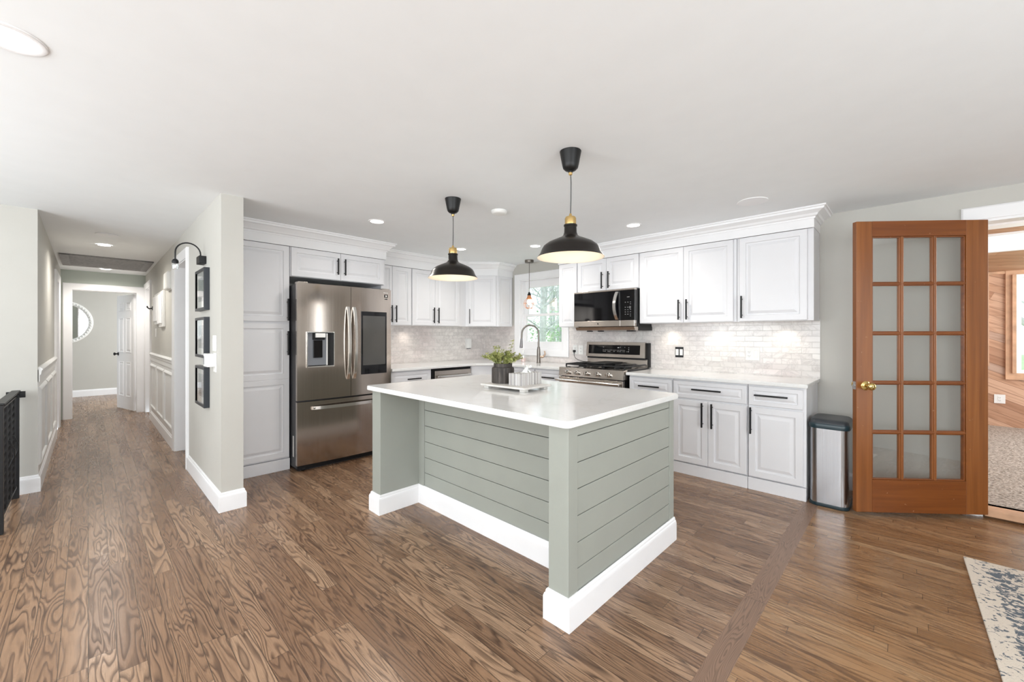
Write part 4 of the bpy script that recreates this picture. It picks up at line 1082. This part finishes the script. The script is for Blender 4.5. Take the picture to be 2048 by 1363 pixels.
# return-air grille in the hall
def grille():
    x0, x1, y0, y1 = -8.66, -7.56, -.25, .64
    z = hz((x0+x1)/2)-.006
    r = thing('return_air_grille', 'large grey return-air grille in the hall ceiling', 'air grille', ((x0+x1)/2, (y0+y1)/2, z))
    sx, sy = (x1-x0)/2, (y1-y0)/2; fw_ = .10
    tilt = math.atan2(-.04, 4.1)
    gm = plain('grey_grille', (.23,.22,.215), .5, var=.25, scale=30)
    m = MB(); m.box(-sx, -sy, -.008, sx, -sy+fw_*.8, .0); m.box(-sx, sy-fw_*.8, -.008, sx, sy, 0); m.box(-sx, -sy, -.008, -sx+.04, sy, 0); m.box(sx-.04, -sy, -.008, sx, sy, 0); m.box(-sx, -sy, -.001, sx, sy, .012); build('frame', m, gm, r)
    m = MB(); k = 0; n = 26
    for k in range(n):
        x = -sx+.05+(2*sx-.10)*k/(n-1); m.box(x-.006, -sy+.08, -.010, x+.006, sy-.08, -.002)
    build('louvres', m, plain('light_louvre', (.42,.41,.40), .5, var=.2, scale=30), r)
    r.rotation_euler = (0, -math.atan2(.04, 4.1), 0)
grille()

# ------------------------------------------------------------------ gallery wall
def picture(z0, z1, label):
    x0, x1 = -4.42, -4.03; d = .038; y = HY1
    r = thing('framed_print', label, 'framed picture', ((x0+x1)/2, y, z0), 0, 'black framed prints on the pillar wall')
    w2 = (x1-x0)/2; h_ = z1-z0; fb = .022
    m = MB(); m.box(-w2, -d, 0, -w2+fb, 0, h_, .001); m.box(w2-fb, -d, 0, w2, 0, h_, .001); m.box(-w2+fb, -d, 0, w2-fb, 0, fb, .001); m.box(-w2+fb, -d, h_-fb, w2-fb, 0, h_, .001); build('frame', m, plain('slate_black_frame', (.018,.022,.03), .35), r)
    m = MB(); m.box(-w2+fb, -d+.012, fb, w2-fb, -.006, h_-fb); build('mat_board', m, M['paperwhite'], r)
    m = MB(); m.box(-w2+.085, -d+.0105, .075, w2-.085, -d+.0135, h_-.065); build('print', m, M['print'], r)
    m = MB(); m.box(-w2+fb, -d+.006, fb, w2-fb, -d+.0075, h_-fb); build('glazing', m, M['glass'], r)
picture(1.50, 1.84, 'black framed print on the pillar wall, topmost, under the wall lamp')
picture(1.113, 1.443, 'black framed print on the pillar wall, middle one, beside the white control box')
picture(.714, 1.04, 'black framed print on the pillar wall, lowest of the three')
def picture_light():
    x, y = -4.235, HY1
    r = thing('picture_light', 'black gooseneck wall lamp above the framed prints on the pillar wall', 'wall lamp', (x, y, 1.92))
    m = MB(); m.box(-.045, -.05, -.035, .075, -.0, .028, .003); build('wall_box', m, M['black'], r)
    P = [(0, -.03, .025)]
    for k in range(15):
        a = math.pi*k/14; P.append((0, -.11+.082*math.cos(a), .045+.085*math.sin(a)))
    P.append((0, -.192, -.02))
    m = MB(); m.tube(P, .0055, 10); build('gooseneck', m, M['black'], r)
    m = MB(); m.lathe([(0, -.018), (.016, -.018), (.022, -.028), (.022, -.042), (.018, -.046)], (0, -.192, 0), 20); m.sphere((0, -.192, -.03), .022, 14); hd = build('lamp_head', m, M['black'], r)
    m = MB(); m.lathe([(.018, -.045), (.024, -.06), (.024, -.085), (.016, -.10), (.013, -.10), (.021, -.085), (.021, -.06), (.016, -.045)], (0, -.192, 0), 20); build('glass_shade', m, M['glass'], r)
picture_light()
# white controls on the pillar wall
def plate(name, label, x, z, wdt, hgt, y, n=1, kind='switch', cat='light switch', group=None, mat=None, face='N'):
    r = thing(name, label, cat, (x, y, z), 0 if face == 'N' else H, group)
    m = MB(); m.box(-wdt/2, -.006, -hgt/2, wdt/2, 0, hgt/2, .002); build('cover_plate', m, mat or M['white'], r)
    for k in range(n):
        cx = -wdt/2+wdt*(k+.5)/n
        kk = kind[k] if isinstance(kind, (list, tuple)) else kind
        if kk == 'switch':
            m = MB(); m.box(cx-.016, -.0095, -.033, cx+.016, -.005, .033, .0015); build('rocker', m, M['white'], r)
        elif kk == 'outlet':
            m = MB(); m.box(cx-.017, -.0085, -.034, cx+.017, -.005, .034, .0015); b_ = build('receptacle', m, M['white'], r)
            m = MB()
            for dz in (-.019, .019):
                m.box(cx-.008, -.0092, dz-.005, cx-.0055, -.008, dz+.005); m.box(cx+.0055, -.0092, dz-.005, cx+.008, -.008, dz+.005); m.box(cx-.002, -.0092, dz-.012, cx+.002, -.008, dz-.008)
            build('slots', m, M['dark'], b_)
    return r
plate('light_switch', 'white double light switch on the pillar wall, above the white control box', -3.83, 1.235, .115, .12, HY1, 2)
def control_box():
    r = thing('alarm_panel', 'white control box with grey side vent on the pillar wall, beside the prints', 'control panel', (-3.86, HY1, 1.10))
    m = MB(); m.box(-.085, -.055, -.045, .06, 0, .055, .004); build('housing', m, M['white'], r)
    m = MB()
    m.box(-.075, -.0562, -.03, -.055, -.054, .035); build('vent', m, M['greyplastic'], r)
    m = MB(); m.box(-.01, -.006, -.085, .085, 0, .06, .002); build('cover_plate', m, M['white'], r)
control_box()
# hall odds and ends
r = thing('door_chime', 'white rounded door chime box high on the hall wall', 'door chime', (-6.28, HY1, 1.93))
m = MB(); m.box(-.16, -.05, -.10, .16, 0, .11, .03, seg=3); build('cover', m, M['white'], r); m = MB(); m.box(-.165, -.012, -.105, .165, 0, .115, .005); build('back_plate', m, M['white'], r)
def wall_art():
    for k, (xa, xb, za, zb) in enumerate(((-7.12, -6.72, 1.40, 1.86), (-7.62, -7.20, 1.44, 1.86))):
        r = thing('wall_art', ('white relief wall panel on the hall wall, nearer the door chime', 'white relief wall panel on the hall wall, farther down the hall')[k], 'wall art', ((xa+xb)/2, HY1, za), 0, 'white relief panels on the hall wall')
        w2 = (xb-xa)/2; m = MB(); m.box(-w2, -.03, 0, w2, 0, zb-za, .006); build('panel', m, M['white'], r)
        m = MB()
        for q in range(3):
            cx = -w2+(q+.5)*2*w2/3; m.box(cx-.045, -.05, .04, cx+.045, -.029, zb-za-.04, .012)
        build('relief', m, M['trim'], r)
wall_art()
plate('thermostat', 'small white thermostat on the hall wall beyond the relief panels', -7.75, 1.33, .10, .12, HY1, 1, 'none', 'thermostat')
r = thing('coat_hook', 'small black hook on the hall wall above the thermostat', 'hook', (-8.2, HY1, 1.70))
m = MB(); m.box(-.02, -.008, -.03, .02, 0, .03, .003); build('back_plate', m, M['black'], r); m = MB(); m.tube([(0, 0, .0), (0, -.04, -.01), (0, -.06, .01), (0, -.062, .03)], .009, 8); build('prong', m, M['black'], r)

# six-panel doors
def six_panel(name, loc, rz, Wd, Hd, knobside, label, knob=True, ysign=-1):
    r = bpy.data.objects.new(name, None); C.objects.link(r); r.location = loc; r.rotation_euler = (0,0,rz); tag(r, label, 'door', None, 'structure')
    m = MB(); st = .11; cx = Wd/2
    m.box(0, -.017, 0, Wd, .017, Hd, .002)
    leaf = build('leaf', m, M['trim'], r)
    m = MB(); pw = (Wd-2*st-.10)/2
    for s_ in (-1, 1):
        for (xa, xb) in ((st, st+pw), (Wd-st-pw, Wd-st)):
            for za, zb in ((.22, .82), (.98, 1.58), (1.70, Hd-.13)):
                q = MB(); q.sweep([(xa, za), (xb, za), (xb, zb), (xa, zb)], [(0, -.001), (0, .002), (-.006, .008), (-.014, .002), (-.016, -.001)], closed=True)
                q.add([(xa+.035, za+.035, .0), (xb-.035, za+.035, .0), (xb-.035, zb-.035, .0), (xa+.035, zb-.035, .0), (xa+.05, za+.05, .006), (xb-.05, za+.05, .006), (xb-.05, zb-.05, .006), (xa+.05, zb-.05, .006)], [(4,5,6,7), (0,1,5,4), (1,2,6,5), (2,3,7,6), (3,0,4,7)])
                q.v = [(u, s_*(.017+h), v) for u, v, h in q.v]; m.add(q.v, q.f)
    build('panels', m, M['trim'], r, angle=20)
    if knob:
        kx = Wd-.065 if knobside else .065; m = MB()
        for s_ in (1, -1):
            k = MB(); k.lathe([(0, 0), (.030, 0), (.030, .006), (.012, .012), (.012, .035), (.024, .042), (.028, .052), (.022, .062), (0, .064)], (0,0,0), 20); k.xf(Matrix.Translation((kx, s_*.017, .95)) @ Matrix.Rotation(-s_*H, 4, 'X')); m.add(k.v, k.f)
        build('door_knob', m, M['black'], r)
    for z in (.2, Hd-.22):
        m = MB(); m.box(-.002, -.019, z-.05, .030, -.0165, z+.05); m.cyl((-.004, -.018, z-.05), (-.004, -.018, z+.05), .006, n=8); build('hinge', m, M['hinge'], r)
    return r
six_panel('door_2', (HE-.135, .555, .012), math.pi-(-.0)+math.radians(14), .735, 1.975, True, 'white six-panel door standing open at the end of the hall')
six_panel('door_3', (-8.54, HY0-.05, .012), 0, .815, 2.01, True, 'closed white panel door in the hall beside the wainscot', False)
six_panel('door_4', (-9.19, HY1+.10, .012), 0, .73, 2.04, True, 'closed white panel door at the far end of the hall', False)
six_panel('door_5', (-5.885, HY1+.20, .012), math.radians(58), .76, 2.04, True, 'white panel door swung into the room behind the prints wall', False)

def round_mirror():
    r = thing('round_mirror', 'round wall mirror with beaded white frame in the far room', 'mirror', (HE-3.2, -.366, 1.557), H)
    def ring(prof, n=72):
        m = MB(); m.lathe(prof, (0,0,0), n); m.xf(Matrix.Rotation(H, 4, 'X')); return m
    build('frame', ring([(.45, 0), (.45, .018), (.43, .03), (.385, .022), (.375, .01), (.375, 0)]), M['white'], r, angle=60)
    build('mirror_glass', ring([(0, .010), (.38, .010)]), M['mirror'], r)
    m = MB()
    for k in range(48):
        a = 2*math.pi*k/48; m.sphere((.412*math.cos(a), -.028, .412*math.sin(a)), .019, 8)
    build('beading', m, M['white'], r)
round_mirror()

# ------------------------------------------------------------------ iron stair railing
def railing():
    y = -.40; x0, x1 = -4.25, HX+.06; zt = .845
    r = thing('stair_railing', 'black wrought-iron stair railing against the hall corner', 'railing', (x0, y, 0))
    m = MB(); m.box(-.018, -.018, 0, .018, .018, zt, .002); build('post', m, M['black'], r)
    m = MB(); m.box(x1-x0, -.024, zt-.005, .024, .024, zt+.010, .004); build('top_rail', m, M['black'], r)
    m = MB(); m.box(-.024, -1.3, zt-.005, .024, -.02, zt+.010, .004); build('top_rail', m, M['black'], r)
    for bb in ((x1-x0, -.010, .09, 0, .010, .105), (-.010, -1.3, .09, .010, 0, .105), (x1-x0, -.010, zt-.04, 0, .010, zt-.028)):
        m = MB(); m.box(*bb); build('lower_rail', m, M['black'], r)
    m = MB(); m.box(x1-x0, -.05, zt-.05, x1-x0+.02, .05, zt+.0, .002); build('wall_bracket', m, M['black'], r)
    n = 8
    for k in range(1, n):
        x = (x1-x0)*k/n
        m = MB(); b = .007; N = 40; base = len(m.v)
        tw = (k % 2 == 0)
        for i in range(N+1):
            z = .10+(zt-.13)*i/N; a = (i*.55 if tw else 0)
            for q in range(4):
                an = a+math.pi/4+q*H; m.v.append((x+b*1.41*math.cos(an), b*1.41*math.sin(an), z))
        for i in range(N):
            for q in range(4): m.f.append((i*4+q, i*4+(q+1)%4, (i+1)*4+(q+1)%4, (i+1)*4+q)); m.m.append(0)
        if k in (3, 5):
            for s_ in (-1, 1): m.tube([(x, s_*.012, .36), (x, s_*.035, .43), (x, s_*.035, .48), (x, s_*.012, .55)], .006, 6)
        build('baluster', m, M['black'], r)
    m = MB(); m.box(x1-x0+.02, -.02, 0, x1-x0+.055, .02, zt-.02, .002); build('wall_post', m, M['black'], r)
    for k in range(1, 9):
        m = MB(); m.box(-.007, -.16*k-.007, .10, .007, -.16*k+.007, zt-.0); build('baluster', m, M['black'], r)
railing()

# ------------------------------------------------------------------ rug
m = MB(); m.box(0, -2.2, 0, 1.55, 0, .009, .003)
solo('area_rug', 'beige rug with distressed navy pattern and pale border', 'rug', m, M['rug'], (.232, 3.55, 0.0005), math.radians(1.1))

# ------------------------------------------------------------------ backsplash fittings
yt = WY-.009
r = plate('light_switch', 'black-framed double light switch on the backsplash beside the range', -1.775, 1.112, .088, .112, yt, 2, 'switch', 'light switch', mat=M['black'])
plate('wall_outlet', 'white outlet and switch plate on the backsplash near the cabinet end', -1.072, 1.116, .118, .122, yt, 2, ['outlet', 'switch'], 'outlet')
plate('wall_outlet', 'white outlet with a black plug in it, left of the range console', -3.135, 1.105, .075, .118, yt, 1, 'outlet', 'outlet')
plate('wall_outlet', 'white outlet between the plugged outlet and the range console', -3.045, 1.105, .075, .118, yt, 1, 'outlet', 'outlet')
r = thing('power_cord', 'thin black power cord plugged into the backsplash outlet left of the range', 'cord', (-3.135, yt-.009, 1.085))
m = MB(); m.box(-.014, -.03, -.012, .014, 0, .016, .004); m.cyl((0, -.02, -.008), (0, -.02, -.032), .008, .005, 10); build('plug', m, M['blackmat'], r)
m = MB(); m.tube([(0, -.02, -.03), (.004, -.022, -.06), (.03, -.03, -.09), (.08, -.035, -.11), (.14, -.03, -.125), (.20, -.02, -.128)], .003, 8); build('cable', m, M['blackmat'], r)
r = thing('plug_in_device', 'small white plug-in device on the backsplash above the dishwasher', 'plug-in device', (WX+.009, 4.085, 1.165), H)
m = MB(); m.box(-.045, -.045, -.07, .035, 0, .075, .008); build('housing', m, M['white'], r); m = MB(); m.box(-.052, -.006, -.075, .042, 0, .08, .002); build('cover_plate', m, M['white'], r)
m = MB(); m.box(-.035, -.04, -.082, .02, -.006, -.07, .003); build('lower_socket', m, M['greyplastic'], r)
plate('wall_outlet', 'white outlet on the cedar wall of the sunroom', .896, .43, .10, .12, SY, 1, 'outlet', 'outlet')

# faucet and soap bottle
def faucet():
    x, y, z = -3.62, 4.27, .915
    r = thing('kitchen_faucet', 'tall gooseneck pull-down kitchen faucet in dark nickel at the sink', 'faucet', (x, y, z), math.radians(-142))
    # local +x points from the riser to the spout
    m = MB(); m.lathe([(.030, 0), (.030, .006), (.026, .010), (.025, .10), (.023, .18), (.017, .22)], n=28, caps=True); build('body', m, M['nickel'], r)
    P = [(0, 0, .20), (0, 0, .36)]
    for k in range(17):
        a = math.pi*k/16; P.append((.115-.115*math.cos(a), 0, .40+.115*math.sin(a)))
    P += [(.233, 0, .33)]
    m = MB(); m.tube(P, .0125, 14); build('spout', m, M['nickel'], r)
    m = MB(); m.tube([(.233, 0, .335), (.234, 0, .32), (.238, 0, .22), (.239, 0, .205)], [.0135, .015, .021, .020], 16); build('spray_head', m, plain('spray_head_metal', (.20,.19,.19), .3, metal=.8), r)
    m = MB(); m.cyl((-.018, 0, .085), (-.066, 0, .085), .017, n=16); m.tube([(-.060, 0, .085), (-.088, 0, .12), (-.080, 0, .165)], [.014, .012, .009], 12); build('lever', m, plain('warm_bronze_metal', (.46,.33,.25), .3, metal=1), r)
faucet()
r = thing('soap_bottle', 'small clear soap bottle on the counter by the faucet', 'bottle', (-3.93, 4.30, .915))
m = MB(); m.lathe([(0, 0), (.032, 0), (.036, .006), (.036, .09), (.028, .112), (.012, .122), (.012, .135)], n=24); build('bottle_body', m, M['glass'], r)
m = MB(); m.lathe([(0, .003), (.031, .003), (.033, .008), (.033, .055), (0, .055)], n=20); build('soap', m, plain('pink_soap', (.75,.55,.50), .3), r)
m = MB(); m.lathe([(.014, .132), (.014, .15), (.005, .154), (.005, .175), (0, .175)], n=16); m.box(-.045, -.006, .172, .012, .006, .184, .003); build('pump', m, M['white'], r)

# ------------------------------------------------------------------ tray, plant and tissue box on the island
IT = .926
TX, TY = -1.97, 2.075
def tray():
    r = thing('footed_tray', 'white wooden footed tray on the island top', 'tray', (TX, TY, IT), math.radians(2))
    wm = plain('whitewashed_wood', (.62,.60,.57), .5, var=.10, scale=22)
    m = MB(); m.box(-.205, -.145, .018, .205, .145, .032, .004); build('board', m, wm, r)
    for sx in (-1, 1):
        for sy in (-1, 1):
            m = MB(); m.box(sx*.165-.022, sy*.105-.02, 0, sx*.165+.022, sy*.105+.02, .0185, .003); build('foot', m, wm, r)
tray()
def plant():
    x, y, z = -2.085, 2.065, IT+.032
    r = thing('potted_plant', 'leafy green plant in a charred wooden pot on the tray', 'potted plant', (x, y, z))
    m = MB(); R = .079; n = 60
    prof = [(R*.97, 0), (R, .006), (R, .100), (R*.97, .110), (R*.84, .113), (R*.84, .138), (R*.78, .138), (R*.76, .115), (R*.2, .113)]
    base = len(m.v)
    for q, zz in prof:
        for k in range(n):
            a = 2*math.pi*k/n; rr_ = q*(1+.018*math.cos(a*22) if zz < .105 else 1); m.v.append((rr_*math.cos(a), rr_*math.sin(a), zz))
    for i in range(len(prof)-1):
        for k in range(n): m.f.append((base+i*n+k, base+i*n+(k+1)%n, base+(i+1)*n+(k+1)%n, base+(i+1)*n+k)); m.m.append(0)
    m.f.append(tuple(reversed(range(n)))); m.m.append(0)
    build('pot', m, M['char'], r)
    m = MB(); m.lathe([(0, .124), (.062, .120)], n=24); build('soil', m, M['soil'], r)
    rng = random.Random(11); st = MB(); lf = MB()
    stems = []
    for k in range(72):
        a = rng.random()*2*math.pi; reach = rng.uniform(.03, .155); hgt = rng.uniform(.03, .085)*(1.25-reach*3)
        if k < 3: reach, hgt = .06, .125
        if k == 0: a = math.radians(44); reach = .075; hgt = .165
        if k == 1: a = math.radians(225); hgt = .12
        p0 = Vector((.05*math.cos(a)*rng.random(), .05*math.sin(a)*rng.random(), .118))
        p2 = Vector((reach*math.cos(a), reach*math.sin(a), .13+hgt)); p1 = (p0+p2)/2+Vector((0, 0, .03))
        P = [p0*(1-t)**2+p1*2*t*(1-t)+p2*t*t for t in [i/6 for i in range(7)]]
        st.tube(P, .0016, 5)
        for i in range(2, 7):
            for q in range(4):
                d = Vector((rng.uniform(-1, 1), rng.uniform(-1, 1), rng.uniform(-.2, .9))).normalized(); L_ = rng.uniform(.014, .028); wv = d.cross(Vector((0, 0, 1)))
                wv = (wv.normalized() if wv.length > .01 else Vector((1,0,0)))*L_*.33; up_ = wv.cross(d).normalized()*L_*.10
                b0 = P[i]+d*.002
                lf.add([b0, b0+d*L_*.5+wv+up_, b0+d*L_, b0+d*L_*.5-wv+up_, b0+d*L_*.5-up_], [(0,1,4), (1,2,4), (2,3,4), (3,0,4)])
    build('stems', st, M['leaf'], r); build('foliage', lf, M['leaf'], r)
plant()
def tissue_box():
    x0, x1, y0, y1 = -1.965, -1.850, 2.000, 2.215
    cx, cy = (x0+x1)/2, (y0+y1)/2
    r = thing('tissue_box', 'striped grey and white tissue box on the tray beside the plant', 'tissue box', (cx, cy, IT+.032), math.radians(2))
    w2, d2 = (x1-x0)/2, (y1-y0)/2
    m = MB(); m.box(-w2, -d2, 0, w2, d2, .080, .001); build('box', m, M['stripes'], r)
    m = MB(); m.lathe([(0, 0), (.03, 0), (.03, .0008), (0, .0008)], (0, 0, .080), 24); m.v = [(p[0]*.8, p[1]*2.0, p[2]) for p in m.v]; build('opening', m, M['paperwhite'], r)
    m = MB(); N, K = 10, 8
    for s_, oy in ((1, .0), (-1, .035)):
        b = len(m.v)
        for i in range(N+1):
            for j in range(K+1):
                u = i/N; v = j/K
                m.v.append(((v-.5)*.055*(1-.35*u)+.010*math.sin(6*u+3*v), (u-.2)*.05*s_+oy*.6+.008*math.sin(9*v), .078+.052*math.sin(u*1.7)*(1-.25*abs(v-.5))+.005*math.sin(14*v+4*u)))
        for i in range(N):
            for j in range(K): m.f.append((b+i*(K+1)+j, b+i*(K+1)+j+1, b+(i+1)*(K+1)+j+1, b+(i+1)*(K+1)+j)); m.m.append(0)
    build('tissue', m, M['paperwhite'], r, angle=80)
tissue_box()

# ------------------------------------------------------------------ under-cabinet lights
def puck(x, y, z, e=1.6):
    l = bpy.data.lights.new('undercabinet_light', 'SPOT'); l.energy = e*1.5; l.spot_size = math.radians(130); l.spot_blend = .9; l.color = (1, .90, .78); l.shadow_soft_size = .03
    o = bpy.data.objects.new('undercabinet_light', l); C.objects.link(o); o.location = (x, y, z)
for x in (-1.85, -1.35, -.80): puck(x, 4.34, UB-.012)
puck(-2.48, 4.30, 1.33, .9)
puck(-4.78, 2.95, UB-.012, 1.2); puck(-4.78, 2.55, UB-.012, .6)

# ------------------------------------------------------------------ garden beyond the windows
m = MB(); m.box(-40, WY+.6, -.75, 30, 60, -.55)
struct('ground_outside', m, M['ground'])
rng = random.Random(7)
def bare_tree(x, y, hgt, rad, lean):
    m = MB(); P = []; R = []
    for i in range(9):
        t = i/8; P.append((x+lean*t*hgt+.08*math.sin(3*t+x), y+.06*math.sin(4*t+y), -.6+hgt*t)); R.append(rad*(1-.75*t)+.01)
    loc = P[0]; m.tube(P, R, 10)
    tr = build('trunk', m.shift((-loc[0], -loc[1], -loc[2])), M['bark'])
    r = thing('bare_tree', 'bare spring tree standing in the garden beyond the windows', 'tree', loc, 0, 'bare trees in the garden'); tr.parent = r
    b = MB()
    for k in range(16):
        t = rng.uniform(.28, .98); i = int(t*8); p = Vector(P[i])-Vector(loc); a = rng.random()*6.283; ln = rng.uniform(.5, 1.6)*(1.3-t)
        d = Vector((math.cos(a), math.sin(a), rng.uniform(.3, 1.1)))
        Q = [p+d*ln*s_+Vector((.08*math.sin(5*s_+k), .05*math.cos(4*s_+k), 0)) for s_ in (0, .3, .6, 1)]
        b.tube(Q, [R[i]*.5, R[i]*.32, R[i]*.2, .006], 6)
        for j in range(4):
            a2 = rng.random()*6.283; q = Q[1+j % 3]; d2 = Vector((math.cos(a2), math.sin(a2), rng.uniform(0, 1)))*rng.uniform(.2, .6)
            b.tube([q, q+d2*.5+Vector((0,0,.04)), q+d2], [.012, .008, .004], 5)
    build('branches', b, M['bark'], r)
for x, y, h_, rd, ln in ((-7.25, 8.7, 7, .07, .01), (-5.9, 10.5, 8, .07, -.03), (-8.2, 10.0, 8, .08, .03), (-7.1, 12.5, 9, .09, 0), (-9.6, 12.2, 9, .13, -.02), (-8.9, 15.5, 9, .11, .02), (-11.5, 15.0, 9, .2, .01), (-7.4, 16.5, 9, .11, -.02), (-10.4, 18.5, 10, .2, 0), (-5.2, 9.0, 7, .09, .03), (-12.8, 19.5, 10, .22, .02), (-6.8, 19.5, 10, .2, .02),
                         (1.9, 13.5, 8, .2, .02), (2.8, 15.5, 9, .2, -.02), (1.5, 17.0, 9, .2, 0)):
    bare_tree(x, y, h_, rd, ln)
for (cx, cy, R_, n_) in ((-8.4, 8.3, .5, 420), (-9.3, 11.6, .45, 420), (-10.6, 12.3, .55, 460), (-11.2, 14.2, .5, 460), (-9.6, 14.2, .5, 460), (-12.6, 15.6, .8, 560), (-6.5, 11.6, .6, 330), (-8.0, 14.2, .8, 420), (-14.2, 18.6, .9, 520), (-9.3, 17.4, 1.0, 480), (-6.0, 13.9, .8, 320), (2.6, 12.0, .7, 300), (4.6, 18.5, .8, 300)):
    lf = MB()
    for k in range(n_):
        p = Vector((max(-R_, min(R_, rng.gauss(0, R_*.55))), max(-R_, min(R_, rng.gauss(0, R_*.5))), max(0, min(2.7, rng.gauss(1.15, .75))))); s_ = rng.uniform(.04, .11)
        d = Vector((rng.gauss(0, 1), rng.gauss(0, 1), rng.gauss(0, 1))).normalized(); u = d.orthogonal().normalized()*s_*.5; d = d*s_
        lf.add([p, p+d*.5+u, p+d, p+d*.5-u], [(0,1,2,3)])
    solo('leafy_shrub', 'light green leafy shrub among the garden trees beyond the windows', 'shrub', lf, M['shrub'], (cx, cy, -.56), 0, 'leafy shrubs in the garden')
